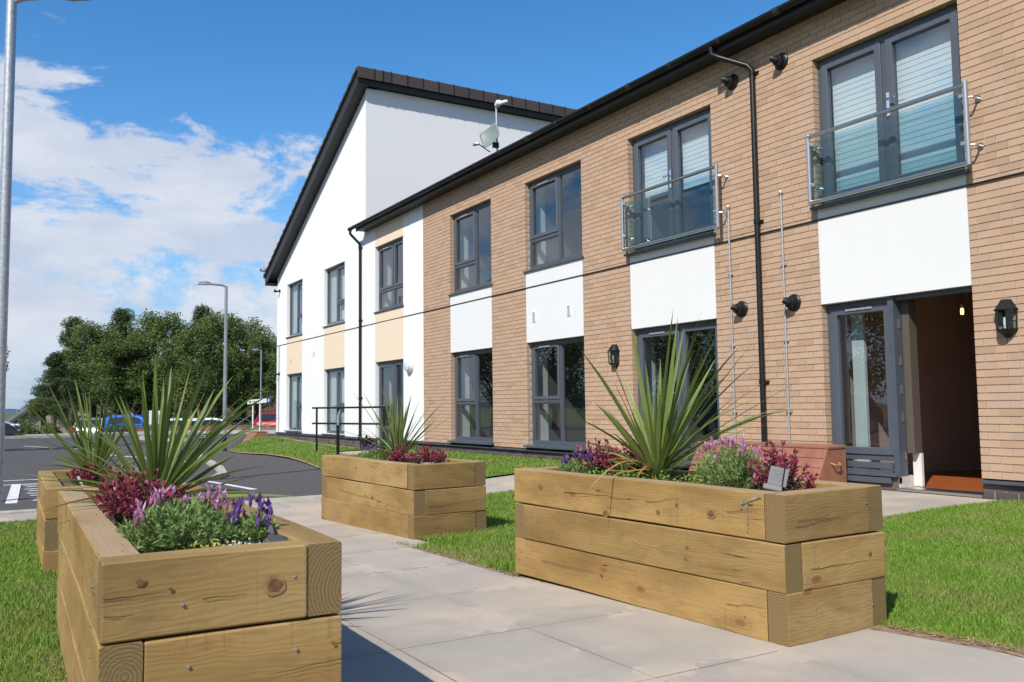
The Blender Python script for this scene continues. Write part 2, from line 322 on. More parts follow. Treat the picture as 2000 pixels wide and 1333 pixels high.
# paving
M_slab = mat('buff_concrete_slab', (.45, .42, .38), .85, spec=.3)
def slab():
    m = M_slab; t = m.node_tree
    a = nz(m, .9, 5, coord='Object', dist=.3); b = nz(m, 3.1, 6); c = nz(m, 210, 3)
    geo = t.nodes.new('ShaderNodeNewGeometry'); w = t.nodes.new('ShaderNodeTexNoise'); w.inputs['Scale'].default_value = 1.15; w.inputs['Detail'].default_value = 6; w.inputs['Roughness'].default_value = .6; t.links.new(geo.outputs['Position'], w.inputs['Vector'])
    w2 = t.nodes.new('ShaderNodeTexNoise'); w2.inputs['Scale'].default_value = 5.5; w2.inputs['Detail'].default_value = 7; t.links.new(geo.outputs['Position'], w2.inputs['Vector'])
    c0 = rampc(m, w.outputs['Fac'], [(.36, (.30, .275, .225)), (.5, (.385, .332, .262)), (.62, (.49, .40, .305))])
    c0 = mixcol(m, mth('MULTIPLY', w2.outputs['Fac'], .45, tree=t), c0, (.365, .32, .262))
    oi = t.nodes.new('ShaderNodeObjectInfo'); c0 = mixcol(m, mth('MULTIPLY', oi.outputs['Random'], .35, tree=t), c0, (.38, .36, .335))
    w3 = t.nodes.new('ShaderNodeTexNoise'); w3.inputs['Scale'].default_value = 2.4; w3.inputs['Detail'].default_value = 8; w3.inputs['Roughness'].default_value = .7; w3.inputs['Distortion'].default_value = .6; t.links.new(geo.outputs['Position'], w3.inputs['Vector'])
    sm = t.nodes.new('ShaderNodeMapRange'); sm.inputs['From Min'].default_value = .55; sm.inputs['From Max'].default_value = .72; t.links.new(w3.outputs['Fac'], sm.inputs['Value']); c0 = mixcol(m, mth('MULTIPLY', sm.outputs[0], .5, tree=t), c0, (.27, .245, .215))
    tcg = t.nodes.new('ShaderNodeTexCoord'); sg = t.nodes.new('ShaderNodeSeparateXYZ'); t.links.new(tcg.outputs['Generated'], sg.inputs[0])
    ex = mth('MINIMUM', mth('MINIMUM', sg.outputs['X'], mth('SUBTRACT', 1, sg.outputs['X'], tree=t), tree=t), mth('MINIMUM', sg.outputs['Y'], mth('SUBTRACT', 1, sg.outputs['Y'], tree=t), tree=t), tree=t)
    eb = mth('ADD', ex, mth('MULTIPLY_ADD', w2.outputs['Fac'], .16, -.08, tree=t), tree=t)
    er = t.nodes.new('ShaderNodeMapRange'); er.interpolation_type = 'SMOOTHSTEP'; er.inputs['From Min'].default_value = .0; er.inputs['From Max'].default_value = .12; er.inputs['To Min'].default_value = 1; er.inputs['To Max'].default_value = 0; t.links.new(eb, er.inputs['Value'])
    tone_ = mixcol(m, mth('GREATER_THAN', w.outputs['Fac'], .5, tree=t), (.30, .265, .22), (.53, .43, .32)); c0 = mixcol(m, mth('MULTIPLY', er.outputs[0], .42, tree=t), c0, tone_)
    sp = mth('GREATER_THAN', c, .66, tree=t); c0 = mixcol(m, mth('MULTIPLY', sp, .35, tree=t), c0, (.25, .23, .21)); setc(m, c0)
    bump(m, mth('ADD', c, mth('MULTIPLY', w2.outputs['Fac'], .6, tree=t), tree=t), .25, .002)
slab()
M_asph = mat('asphalt', (.05, .05, .055), .9, spec=.3)
f = nz(M_asph, 130, 3); g_ = nz(M_asph, .5, 5); c0 = rampc(M_asph, f, [(.35, (.04, .038, .038)), (.58, (.085, .08, .078)), (.70, (.24, .215, .195))])
setc(M_asph, mixcol(M_asph, mth('MULTIPLY', g_, .5, tree=M_asph.node_tree), c0, (.085, .083, .085))); bump(M_asph, f, .5, .004)
M_paint = noisy('white_road_paint', [(.35, (.5, .5, .49)), (.6, (.72, .72, .7))], 14, .7)
M_kerb = noisy('concrete_kerb', [(.3, (.30, .28, .25)), (.7, (.43, .40, .36))], 6, .9, (120, .3, .002))
M_earth = noisy('bare_earth', [(.3, (.13, .085, .05)), (.7, (.36, .24, .15))], 25, .95, (40, .7, .01))
M_field = noisy('far_field', [(.35, (.05, .09, .02)), (.65, (.10, .13, .04))], .02, .95)
M_turf = noisy('turf', [(.3, (.035, .065, .010)), (.55, (.06, .12, .018)), (.75, (.10, .12, .03))], 20, .95, (60, .8, .01))
def leafmat(name, stops, transl=.35, rough=.5, uvstripe=None, worldtint=None, spec=.35):
    m = bpy.data.materials.new(name); m.use_nodes = True; t = m.node_tree; b = t.nodes['Principled BSDF']
    b.inputs['Roughness'].default_value = rough; b.inputs['Specular IOR Level'].default_value = spec
    c = rampc(m, rnd(m), stops)
    if worldtint:
        g = t.nodes.new('ShaderNodeNewGeometry'); n = t.nodes.new('ShaderNodeTexNoise'); n.inputs['Scale'].default_value = worldtint[0]; n.inputs['Detail'].default_value = 4; t.links.new(g.outputs['Position'], n.inputs['Vector'])
        mr = t.nodes.new('ShaderNodeMapRange'); mr.inputs['From Min'].default_value = .42; mr.inputs['From Max'].default_value = .68; t.links.new(n.outputs['Fac'], mr.inputs['Value'])
        c = mixcol(m, mth('MULTIPLY', mr.outputs[0], worldtint[2], tree=t), c, worldtint[1])
    setc(m, c); tr = t.nodes.new('ShaderNodeBsdfTranslucent'); t.links.new(c, tr.inputs[0])
    mx = t.nodes.new('ShaderNodeMixShader'); mx.inputs[0].default_value = transl; o = t.nodes['Material Output']
    t.links.new(b.outputs[0], mx.inputs[1]); t.links.new(tr.outputs[0], mx.inputs[2]); t.links.new(mx.outputs[0], o.inputs[0]); return m
M_grass = leafmat('grass_blade', [(0, (.13, .24, .025)), (.5, (.18, .32, .035)), (.9, (.24, .38, .06)), (1, (.36, .36, .15))], .35, .55, worldtint=(1.6, (.30, .31, .10), .7), spec=.25)
M_cord = leafmat('cordyline_leaf', [(0, (.10, .155, .03)), (.5, (.165, .23, .05)), (1, (.26, .32, .095))], .32, .45, spec=.35)
M_cdead = leafmat('withered_leaf', [(0, (.38, .17, .04)), (1, (.45, .28, .07))], .25, .5)
M_lav = leafmat('lavender_leaf', [(0, (.12, .19, .05)), (.5, (.20, .30, .085)), (1, (.30, .40, .15))], .3, .6)
M_pink = leafmat('pink_lavender_bract', [(0, (.50, .22, .42)), (1, (.68, .40, .58))], .3, .6)
M_pinkc = leafmat('pink_lavender_head', [(0, (.20, .07, .13)), (1, (.36, .16, .26))], .1, .7)
M_purp = leafmat('purple_lavender_bract', [(0, (.14, .06, .24)), (1, (.25, .13, .36))], .3, .6)
M_purpc = leafmat('purple_lavender_head', [(0, (.06, .02, .14)), (1, (.12, .05, .25))], .1, .7)
M_red = leafmat('crimson_leaf', [(0, (.14, .012, .035)), (.5, (.27, .03, .075)), (.85, (.38, .07, .12)), (1, (.45, .15, .17))], .25, .38, spec=.5)
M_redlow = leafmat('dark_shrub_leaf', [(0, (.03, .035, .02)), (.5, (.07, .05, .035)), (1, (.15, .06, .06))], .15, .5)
M_weed = leafmat('bright_weed_leaf', [(0, (.09, .20, .03)), (.6, (.17, .32, .05)), (1, (.26, .40, .10))], .35, .6)
M_stem = mat('brown_stem', (.10, .06, .04), .8)
M_trunk = noisy('tree_bark', [(.3, (.04, .03, .024)), (.7, (.10, .085, .07))], 5, .9)
M_birch = leafmat('birch_leaf', [(0, (.07, .11, .028)), (.5, (.125, .18, .046)), (1, (.19, .25, .08))], .35, .6)
M_pine = leafmat('pine_needles', [(0, (.03, .055, .018)), (.5, (.05, .085, .026)), (1, (.08, .12, .04))], .12, .6)
M_brown = noisy('brown_recycled_plastic', [(.3, (.23, .095, .06)), (.7, (.30, .135, .085))], 7, .5, (90, .2, .002))
M_rope = mat('tan_rope', (.35, .19, .10), .8)
M_rbrick = noisy('red_brick_wall', [(.3, (.15, .075, .05)), (.7, (.27, .15, .10))], 3, .9)

# ------------------------------------------------------------------ ground heights
def lerp_tab(x, tab):
    if x >= tab[0][0]: return tab[0][1]
    for (x0, v0), (x1, v1) in zip(tab, tab[1:]):
        if x >= x1: return v0 + (v1 - v0) * (x - x0) / (x1 - x0)
    return tab[-1][1]
ROADT = [(-3, 0), (-11, -.13), (-14, -.17)]
WALLT = [(-13, .03), (-16, .03), (-21, -.09), (-25, -.05), (-28, .03), (-29.5, .02), (-33, -.17)]
def zg(x, y):
    a = lerp_tab(x, ROADT); b = lerp_tab(x, WALLT)
    t = min(1, max(0, (y - 4.3) / 3.6)); t = t * t * (3 - 2 * t)
    if x < -14: t = min(1, max(0, (y - 5.5) / 2.2))
    return a + (b - a) * t
def inside(x, y, poly):
    c = np.zeros(np.shape(x), bool); n = len(poly)
    for i in range(n):
        x0, y0 = poly[i]; x1, y1 = poly[(i + 1) % n]
        if y0 == y1: continue
        k = ((y0 > y) != (y1 > y)) & (x < (x1 - x0) * (y - y0) / (y1 - y0) + x0); c ^= k
    return c
def sheet(name, poly, dz, m, step=.4, **kw):
    """flat polygon cut into small pieces that follows the ground"""
    bm = bmesh.new(); vs = [bm.verts.new((x, y, 0)) for x, y in poly]; bm.faces.new(vs)
    xs = [p[0] for p in poly]; ys = [p[1] for p in poly]
    for ax, lo, hi in ((0, min(xs), max(xs)), (1, min(ys), max(ys))):
        k = lo + step
        while k < hi:
            no = (1, 0, 0) if ax == 0 else (0, 1, 0); co = (k, 0, 0) if ax == 0 else (0, k, 0)
            bmesh.ops.bisect_plane(bm, geom=bm.verts[:] + bm.edges[:] + bm.faces[:], plane_co=co, plane_no=no); k += step
    for v in bm.verts: v.co.z = zg(v.co.x, v.co.y) + dz
    bmesh.ops.recalc_face_normals(bm, faces=bm.faces)
    me = bpy.data.meshes.new(name); bm.to_mesh(me); bm.free(); me.materials.append(m)
    if sum(p.normal.z for p in me.polygons) < 0: me.flip_normals()
    return link(name, me, kind='structure', **kw)

# base ground out to the horizon, lower land beyond the car park
def base_ground():
    xs = [-6000, -1500, -400, -120, -85, -78, -62, -60, -49, -47.5, -20, 20, 60, 300, 3000]; ys = [-3000, -400, -80, -30, 0, 30, 80, 400, 3000]
    v = []; f = []
    for y in ys:
        for x in xs: v.append((x, y, -.36 if x > -48 else (-.9 if x > -80 else -3)))
    n = len(xs)
    for j in range(len(ys) - 1):
        for i in range(n - 1): f.append((j * n + i, j * n + i + 1, (j + 1) * n + i + 1, (j + 1) * n + i))
    link('ground', mkmesh('ground', v, f, M_field), kind='structure')
base_ground()
# asphalt road and car park
def asphalt():
    v = [(-10.95, -34, -.135), (-10.95, 8.1, -.135), (-10.95, 40, -.135)]
    mb = MB(); xs = [-10.85, -14, -30, -47]; zs = [-.145, -.172, -.18, -.19]
    vs = []; ys = [-34, -10, 0, 8.19] ; f = []
    for y in ys:
        for x, z in zip(xs, zs): vs.append((x, y, z))
    for j in range(3):
        for i in range(3): f.append((j * 4 + i, j * 4 + i + 1, j * 4 + 5 + i, j * 4 + 4 + i))
    b = len(vs); vs += [(-29.6, 8.19, -.18), (-47, 8.19, -.19), (-47, 45, -.19), (-29.6, 45, -.18)]; f.append((b, b + 1, b + 2, b + 3))
    mb.add(vs, f); me = mkmesh('road', vs, [tuple(reversed(q)) for q in f], M_asph)
    if sum(p.normal.z for p in me.polygons) < 0: me.flip_normals()
    return link('road', me, kind='structure')
road = asphalt()

# painted markings (parts of the road, 4 mm proud)
def mark(pts, z=-.166):
    me = mkmesh('road_marking', [(x, y, z) for x, y in pts], [tuple(range(len(pts)))], M_paint)
    if me.polygons[0].normal.z < 0: me.flip_normals()
    return link('road_marking', me, road)
def stripe(p, q, w, z=-.166):
    p, q = Vector((*p, 0)), Vector((*q, 0)); d = (q - p).normalized(); n = Vector((-d.y, d.x, 0)) * w / 2
    return mark([(p + n)[:2], (q + n)[:2], (q - n)[:2], (p - n)[:2]], z)
stripe((-14.9, 2.93), (-11.5, 3.37), .10, -.1595)
stripe((-16.9, -4), (-16.9, 1.6), .12, -.1685); stripe((-15.95, -4), (-15.95, 1.6), .10, -.1705)
stripe((-15.9, .385), (-12.15, .235), .13, -.160)
yy = .55
for i in range(5):
    x = -15.6 + i * .78
    stripe((x, .47), (x + .40, 1.5), .10, -.1625); stripe((x + .40, .50), (x + .78, 1.5), .10, -.1600)
stripe((-15.9, 1.6), (-12.1, 1.6), .1, -.159)
stripe((-26, 2.5), (-20, 3.9), .1, -.172); stripe((-34, 1.0), (-28, 3.0), .1, -.175)

# ------------------------------------------------------------------ paving
path = link('path', None, kind='structure'); path.empty_display_size = .1
M_joint = noisy('sandy_joint', [(.3, (.05, .04, .032)), (.7, (.13, .105, .08))], 30, .95)
bed = sheet('path_bed', [(-10.75, .2), (1.5, .2), (1.5, 3.5), (-2.36, 3.42), (-2.5, 2.69), (-10.75, 2.69)], -.0028, M_joint)
bed.name = 'paving_bed'
XJ = [-2.46 - .862 * i for i in range(-5, 10)]       # cross joints
slab_cache = {}
def put_slab(x0, x1, y0, y1, far=False):
    g = .004; x0 += g; x1 -= g; y0 += g * .8; y1 -= g * .8
    dz = random.uniform(-.0006, .0010)
    b = .0002
    zz = [zg(x, y) + dz for x, y in ((x0, y0), (x1, y0), (x1, y1), (x0, y1))]
    v = [(x0, y0, zz[0] - .05), (x1, y0, zz[1] - .05), (x1, y1, zz[2] - .05), (x0, y1, zz[3] - .05),
         (x0, y0, zz[0] - b), (x1, y0, zz[1] - b), (x1, y1, zz[2] - b), (x0, y1, zz[3] - b),
         (x0 + b, y0 + b, zz[0]), (x1 - b, y0 + b, zz[1]), (x1 - b, y1 - b, zz[2]), (x0 + b, y1 - b, zz[3])]
    f = [(0, 1, 5, 4), (1, 2, 6, 5), (2, 3, 7, 6), (3, 0, 4, 7), (4, 5, 9, 8), (5, 6, 10, 9), (6, 7, 11, 10), (7, 4, 8, 11), (8, 9, 10, 11)]
    link('slab', mkmesh('slab', v, f, M_slab), path)
ROWS = [.33, .85, 1.44, 2.05, 2.665]
for i in range(len(XJ) - 1):
    x1, x0 = XJ[i], XJ[i + 1]
    off = .0
    for j in range(4):
        if j == 0 and x1 < -2.3: continue
        yt = ROWS[j + 1]
        if j == 3: yt = 2.86 if x0 < -6.1 else (2.80 if -4.5 < (x0 + x1) / 2 < -2.4 else 2.665)
        put_slab(x0, x1, ROWS[j], yt)
    if x0 > -2.5: put_slab(x0 - (.07 if x0 < -2.4 else 0), x1, 2.665, 3.36)
for j in range(1, 4): put_slab(-10.72, XJ[-1], ROWS[j], ROWS[j + 1] if j < 3 else 2.86)
put_slab(-4.46, -4.195, 2.668, 2.80)
# straight paths to the two patio doors and the ramp slab by the far door
def slab_grid(x0, x1, y0, y1, nx, ny):
    sheet('paving_bed', [(x0, y0), (x1, y0), (x1, y1), (x0, y1)], -.0028, M_joint, step=.5)
    for i in range(nx):
        for j in range(ny): put_slab(x0 + (x1 - x0) * i / nx, x0 + (x1 - x0) * (i + 1) / nx, y0 + (y1 - y0) * j / ny, y0 + (y1 - y0) * (j + 1) / ny)
slab_grid(-10.87, -9.20, 2.865, 8.185, 2, 9); slab_grid(-9.19, -8.16, 2.866, 3.6, 1, 1); slab_grid(-6.90, -4.72, 4.4, 8.16, 3, 6); slab_grid(-20.5, -18.4, 6.95, 8.185, 2, 2)
# left pavement strip and kerb by the parking bays
sheet('pavement', [(-10.9, -30), (-10.02, -30), (-10.02, .62), (-10.9, .62)], .006, M_slab, step=.6)
for k in range(14):
    y1 = .6 - k * .915
    MB().box(-11.03, -10.905, y1 - .91, y1, -.25, -.095).build('kerb', M_kerb, path, bevel=.008)
kd = MB(); kd.box(-11.4, -11.06, -12, .55, -.2, -.158); kd.build('drain_channel', M_kerb, path)

# lawns ------------------------------------------------------------
G_left = [(-9.98, -16), (3, -16), (3, .325), (-2.3, .325), (-2.3, .6), (-2.6, .845), (-9.98, .845)]
G_mid = [(-5.9, 2.67), (-4.3, 2.67), (-4.3, 4.38), (-6.92, 4.38), (-6.92, 8.17), (-9.18, 8.17), (-9.18, 3.62), (-8.17, 3.60), (-8.17, 2.87), (-5.9, 2.87)]
G_right = [(-4.3, 2.8), (-2.44, 3.33), (-2.1, 3.41), (-1.6, 3.47), (3, 3.55), (3, 8.17), (-4.7, 8.17), (-4.7, 4.4), (-4.3, 4.38)]
G_bank = [(-10.89, 8.17), (-10.89, 5.0), (-13, 5.05), (-15.9, 5.36), (-17.8, 5.67), (-20.0, 5.93), (-21.8, 5.93), (-23.1, 5.62), (-24.6, 5.66), (-26.5, 6.3), (-29.0, 7.4), (-30.8, 8.6), (-30.8, 10), (-29.1, 10), (-29.1, 8.17), (-20.52, 8.17), (-20.52, 6.93), (-18.38, 6.93), (-18.38, 8.17)]
for p in (G_left, G_mid, G_right): sheet('lawn', p, -.004, M_turf, step=.5)
sheet('lawn', G_bank, .02, M_turf, step=.4)
sheet('soil_edge', [(-4.5, 2.64), (-2.44, 3.25), (-2.0, 3.36), (3, 3.43), (3, 3.6), (-2.1, 3.5), (-2.5, 3.45), (-4.5, 2.9)], .001, M_earth, step=.5)
sheet('soil_edge', [(-5.9, 2.645), (-4.47, 2.645), (-4.47, 2.75), (-5.9, 2.75)], .001, M_earth, step=.5)
sheet('soil_edge', [(-30.9, 7.95), (-19.3, 8.02), (-19.3, 8.185), (-30.9, 8.185)], .028, M_kerb, step=.5)
# timber edging of the grass bank
eb = MB(); q = G_bank[1:12]
for (a, b) in zip(q, q[1:]):
    za, zb = zg(*a) , zg(*b)
    eb.add([(a[0], a[1] - .025, za + .012), (b[0], b[1] - .025, zb + .012), (b[0], b[1], zb + .03), (a[0], a[1], za + .03)], [(0, 1, 2, 3)])
eb.build('bank_edging', M_earth, path)

def grass(name, poly, dens, hmin, hmax, wmul=1.0, dz=0.0, maxd=40, excl=(), clipd=None, seedn=0):
    xs = [p[0] for p in poly]; ys = [p[1] for p in poly]
    rs = np.random.RandomState(100 + seedn)
    area = (max(xs) - min(xs)) * (max(ys) - min(ys)); n = int(area * dens)
    x = rs.uniform(min(xs), max(xs), n); y = rs.uniform(min(ys), max(ys), n)
    d = np.hypot(x, y); keep = rs.rand(n) < np.minimum(1, (3.6 / np.maximum(d, .5)) ** 1.55)
    # only where the picture (with a margin) can see it
    vx = x * right.x + y * right.y; vf = x * fwd.x + y * fwd.y
    keep &= (vf > .5) & (np.abs(vx / np.maximum(vf, .1)) < .78) & inside(x, y, poly) & (d < maxd)
    ang = np.arctan2(H, d); keep &= (d > 1.6)
    for e in excl: keep &= ~inside(x, y, e)
    x, y, d = x[keep], y[keep], d[keep]; n = len(x)
    pat = .5 + .5 * np.sin(x * 2.1 + 1.3 * np.sin(y * 1.7)) * np.cos(y * 2.6 + np.sin(x * 1.9))
    h = rs.uniform(hmin, hmax, n) * (.75 + .4 * pat); w = (.0007 + .00026 * d) * rs.uniform(.7, 1.4, n) * wmul
    z = np.array([zg(a, b) for a, b in zip(x, y)]) + dz - .004
    a = rs.uniform(0, 2 * np.pi, n); lean = rs.uniform(.05, .75, n) * h; la = rs.uniform(0, 2 * np.pi, n)
    cx, cyy = np.cos(a) * w, np.sin(a) * w; lx, ly = np.cos(la) * lean, np.sin(la) * lean
    V = np.zeros((n, 5, 3), np.float32)
    V[:, 0] = np.stack([x - cx, y - cyy, z], 1); V[:, 1] = np.stack([x + cx, y + cyy, z], 1)
    V[:, 2] = np.stack([x + cx * .8 + lx * .35, y + cyy * .8 + ly * .35, z + h * .6], 1); V[:, 3] = np.stack([x - cx * .8 + lx * .35, y - cyy * .8 + ly * .35, z + h * .6], 1)
    V[:, 4] = np.stack([x + lx, y + ly, z + h], 1)
    i0 = np.arange(n) * 5
    T = np.concatenate([np.stack([i0, i0 + 1, i0 + 2], 1), np.stack([i0, i0 + 2, i0 + 3], 1), np.stack([i0 + 3, i0 + 2, i0 + 4], 1)])
    return link('grass', mkmesh('grass', V.reshape(-1, 3), T, M_grass), kind='stuff', label=name, cat='grass')
def debris(lb, poly, n, seed):
    rs = np.random.RandomState(seed); pts = []
    for (a, b) in zip(poly, poly[1:]):
        a, b = np.array(a), np.array(b); L_ = np.linalg.norm(b - a); k = int(n * L_); t = rs.rand(k); d = (b - a) / L_; nr = np.array([-d[1], d[0]])
        pts.append(a + (b - a) * t[:, None] + nr * (rs.normal(size=k) * .022)[:, None])
    P = np.concatenate(pts); z = np.array([zg(x, y) for x, y in P]) + rs.uniform(.002, .012, len(P)); P = np.column_stack([P, z])
    Dn = rs.normal(size=(len(P), 3)); Dn[:, 2] *= .15; Dn /= np.linalg.norm(Dn, axis=1)[:, None]; L2 = rs.uniform(.006, .035, len(P)); s_ = np.cross(Dn, [0, 0, 1.0]); s_ /= np.linalg.norm(s_, axis=1)[:, None]; w = rs.uniform(.0006, .003, len(P))[:, None]
    V = np.stack([P - s_ * w, P + s_ * w, P + Dn * L2[:, None] + s_ * w * .5, P + Dn * L2[:, None] - s_ * w * .5], 1); i0 = np.arange(len(P)) * 4
    link('dry_clippings', mkmesh('dry_clippings', V.reshape(-1, 3), np.stack([i0, i0 + 1, i0 + 2, i0 + 3], 1), M_straw), kind='stuff', label=lb, cat='clippings')
M_straw = mat('dry_straw', (.35, .24, .14), .9); setc(M_straw, rampc(M_straw, rnd(M_straw), [(0, (.13, .075, .04)), (.4, (.30, .19, .10)), (.8, (.48, .34, .2)), (1, (.6, .48, .32))]))
debris('dry grass clippings and soil crumbs along the edge of the right lawn', [(-2.45, 3.34), (-2.1, 3.4), (-1.6, 3.46), (0, 3.5)], 900, 1)
debris('dry clippings where the middle lawn meets the paving', [(-6.2, 2.67), (-4.4, 2.67)], 600, 2)
debris('dry clippings at the foot of the foreground planter on the lawn side', [(-2.3, .20), (-4.0, .24)], 500, 3)
PLA = None
def rect(ox, oy, a, L, Wd, m=0):
    u = Vector((-math.cos(a), -math.sin(a))); v = Vector((-math.sin(a), math.cos(a))); o = Vector((ox, oy)) - u * m - v * m
    return [tuple(o), tuple(o + u * (L + 2 * m)), tuple(o + u * (L + 2 * m) + v * (Wd + 2 * m)), tuple(o + v * (Wd + 2 * m))]
PL = dict(A=(-2.47, 2.735, .040, 1.965, .655, 0.0), B=(-6.24, 2.83, .047, 1.92, .66, -.078), C=(-2.35, .24, -.021, 2.33, .606, 0.0), D=(-6.30, .315, -.018, 1.87, .60, -.115))
ex = [rect(*PL[k][:5], m=.0) for k in PL]
exA = rect(*PL['A'][:5], m=.03)
grass('short green lawn to the left of the timber planters beside the paving', G_left, 20000, .02, .046, excl=ex, seedn=1)
grass('green lawn between and behind the two right-hand timber planters', G_mid, 17000, .025, .05, excl=ex, seedn=2)
grass('bright green lawn to the right of the long planter below the open door', G_right, 26000, .016, .038, excl=ex, seedn=3)
grass('sloping grass bank in front of the white rendered wing', G_bank, 12000, .015, .035, 1.4, dz=.022, seedn=5)

# ------------------------------------------------------------------ brick wing
D = 8.2
TOP = 5.495
wing = thing('brick_building', 'two storey beige brick building with white render panels and grey windows', 'building', (-10, 8.2, 0))
def wb(mb, name, m, parent=wing, **k):     # vertices are given in world metres; parts sit under the wing's origin
    mb.v = [(x + 10, y - 8.2, z) for x, y, z in mb.v]; return mb.build(name, m, parent, **k)
XL, XR = -17.5, -1.2
COLS = [(-16.17, -14.42), (-13.17, -11.42), (-10.2, -8.42), (-6.73, -4.93)]
Z_SILL_LOW = [.31, .30, .08, .06]
ZH_LOW, ZS_UP, ZH_UP = 2.09, 3.325, 4.985
US = [3.33, 3.40, 3.24, 3.24]
def colhole(i):
    x0, x1 = COLS[i]; return (x0, x1, Z_SILL_LOW[i] if Z_SILL_LOW[i] < .2 else .215, ZH_UP)
holes = [colhole(i) for i in range(4)]
# mortar backing
def cells(x0, x1, z0, z1, holes):
    xs = sorted({x0, x1, *[h[0] for h in holes], *[h[1] for h in holes]}); out = []
    for a, b in zip(xs, xs[1:]):
        zs = sorted({z0, z1, *[z for h in holes if h[0] <= a and h[1] >= b for z in (h[2], h[3])]})
        for c, d in zip(zs, zs[1:]):
            if not any(h[0] <= a and h[1] >= b and h[2] <= c and h[3] >= d for h in holes): out.append((a, b, max(c, z0), min(d, z1)))
    return out
mb = MB()
for a, b, c, d in cells(XL + .004, XR, .222, 5.7, [(h[0] - .006, h[1] + .006, max(h[2], .222), h[3] + .012) for h in holes]): mb.box(a, b, D + .0, D + .30, c, d)
wb(mb, 'wall', M_mortar)
# bricks
PIT = .0745; rows = 72
small, items = [], []
for r in range(rows):
    z0 = .222 + r * PIT; z1 = z0 + .065
    if z0 > 5.50: break
    if abs((z0 + .035) - 3.09) < .03: z1 = z0 + .06
    off = .1125 if r % 2 else 0
    # free runs of wall on this course
    runs = [(XL + .004, XR)]
    for h in holes:
        if z1 > h[2] + .01 and z0 < h[3] - .01:
            nr = []
            for a, b in runs:
                if h[0] > a and h[1] < b: nr += [(a, h[0]), (h[1], b)]
                else: nr.append((a, b))
            runs = nr
    for ri, (a, b) in enumerate(runs):
        k0 = math.floor((a - off) / .225)
        x = k0 * .225 + off
        while x < b:
            p, q = max(x + .0, a), min(x + .216, b)
            if q - p > .003: items.append((p, q, z0, z1, (ri > 0 and abs(p - a) < 1e-4) or any(0 <= z0 - h[3] < .03 and p < h[1] and q > h[0] for h in holes), (abs(q - b) < 1e-4 and b < XR - .01)))
            x += .225
def vis(it):
    c = Vector(((it[0] + it[1]) / 2, D, (it[2] + it[3]) / 2 - H)); f_ = c.dot(fwd); u_ = c.dot(right) / f_ * F_PX; v_ = c.dot(up) / f_ * F_PX
    inf = abs(u_) < 990 and abs(v_) < 660
    return (inf, (it[1] - it[0]) / c.length_squared * 8.2)
items.sort(key=lambda t: vis(t), reverse=True)
bcache = {}
joined = MB()
for n_, it in enumerate(items):
    p, q, z0, z1, le, re_ = it
    pr = random.uniform(.0075, .0095); dep = .105 if (le or re_) else .03
    if n_ < 300:
        key = (round(q - p, 3), round(z1 - z0, 4), dep)
        if key not in bcache:
            m_ = MB().box(0, key[0], -.0085, dep, 0, key[1]); me = mkmesh('brick', m_.v, m_.f, M_brick); bcache[key] = me
        o = link('brick', bcache[key], wing); o.location = (p + 10, random.uniform(-.001, .0008), z0)
    else: joined.box(p, q, D - pr, D + dep, z0, z1)
joined.v = [(x + 10, y - 8.2, z) for x, y, z in joined.v]
link('brick_courses', mkmesh('brick_courses', joined.v, joined.f, M_brick), wing, kind='stuff')
# render panels between the storeys
for i, (x0, x1) in enumerate(COLS):
    wb(MB().box(x0 + .003, x1 - .003, D - .012, D + .28, ZH_LOW + .002, US[i] - .045), 'render_panel', M_panel)
# movement joint line
wb(MB().box(XL, XR, D - .024, D - .0098, 3.068, 3.083), 'movement_joint', M_black)
# plinth of dark brick + flashing
def plinth(parent, x0, x1, gaps, wbf, zlo=-.30):
    pm = MB(); bm_ = []
    segs = [(x0, x1)]
    for g in gaps:
        segs = [s_ for a, b in segs for s_ in ([(a, g[0]), (g[1], b)] if a < g[0] and g[1] < b else [(a, b)])]
    for a, b in segs: pm.box(a, b, D + .012, D + .3, zlo, .178)
    wbf(pm, 'plinth', M_mortar, parent)
    pj = MB(); cnt = 0
    for r in range(6):
        z1_ = .172 - r * .075; z0_ = z1_ - .065
        for a, b in segs:
            x = a - (.1125 if r % 2 else 0)
            while x < b:
                p, q = max(x, a), min(x + .215, b)
                if q - p > .03: pj.box(p, q, D + .004, D + .05, z0_, z1_)
                x += .225
    wbf(pj, 'plinth_brick', M_dbrick, parent, kind='stuff')
    for a, b in segs:
        fl = MB(); fl.add([(a, D + .05, .214), (b, D + .05, .214), (b, D - .045, .196), (a, D - .045, .196), (a, D - .045, .176), (b, D - .045, .176), (b, D + .05, .180), (a, D + .05, .180)],
            [(0, 3, 2, 1), (3, 4, 5, 2), (4, 7, 6, 5), (0, 7, 4, 3), (1, 2, 5, 6)])
        wbf(fl, 'flashing', M_flash, parent)
plinth(wing, XL - 3.45, XR, [(-20.32, -18.6), (COLS[2][0], COLS[2][1]), (COLS[3][0] + .9, COLS[3][1])], lambda mb, n, m, p, **k: wb(mb, n, m, p, **k))
# white end bay left of the brick (under the same eaves)
W3 = (-20.32, -18.6)
mb = MB()
for a, b, c, d in cells(-20.965, XL, .222, TOP, [(W3[0], W3[1], .222, 4.99)]): mb.box(a, b, D - .008, D + .3, c, d) if not (abs(a - W3[0]) < 1e-6) else None
wb(mb, 'rendered_wall', M_white)
wb(MB().box(W3[0] + .001, W3[1] - .001, D - .012, D + .3, 4.99, TOP), 'render_panel', M_cream)
wb(MB().box(W3[0] + .001, W3[1] - .001, D - .012, D + .3, 2.10, 3.32), 'render_panel', M_cream)
wb(MB().box(-20.965, XL - .001, D - .020, D - .0125, 3.068, 3.083), 'movement_joint', M_black)
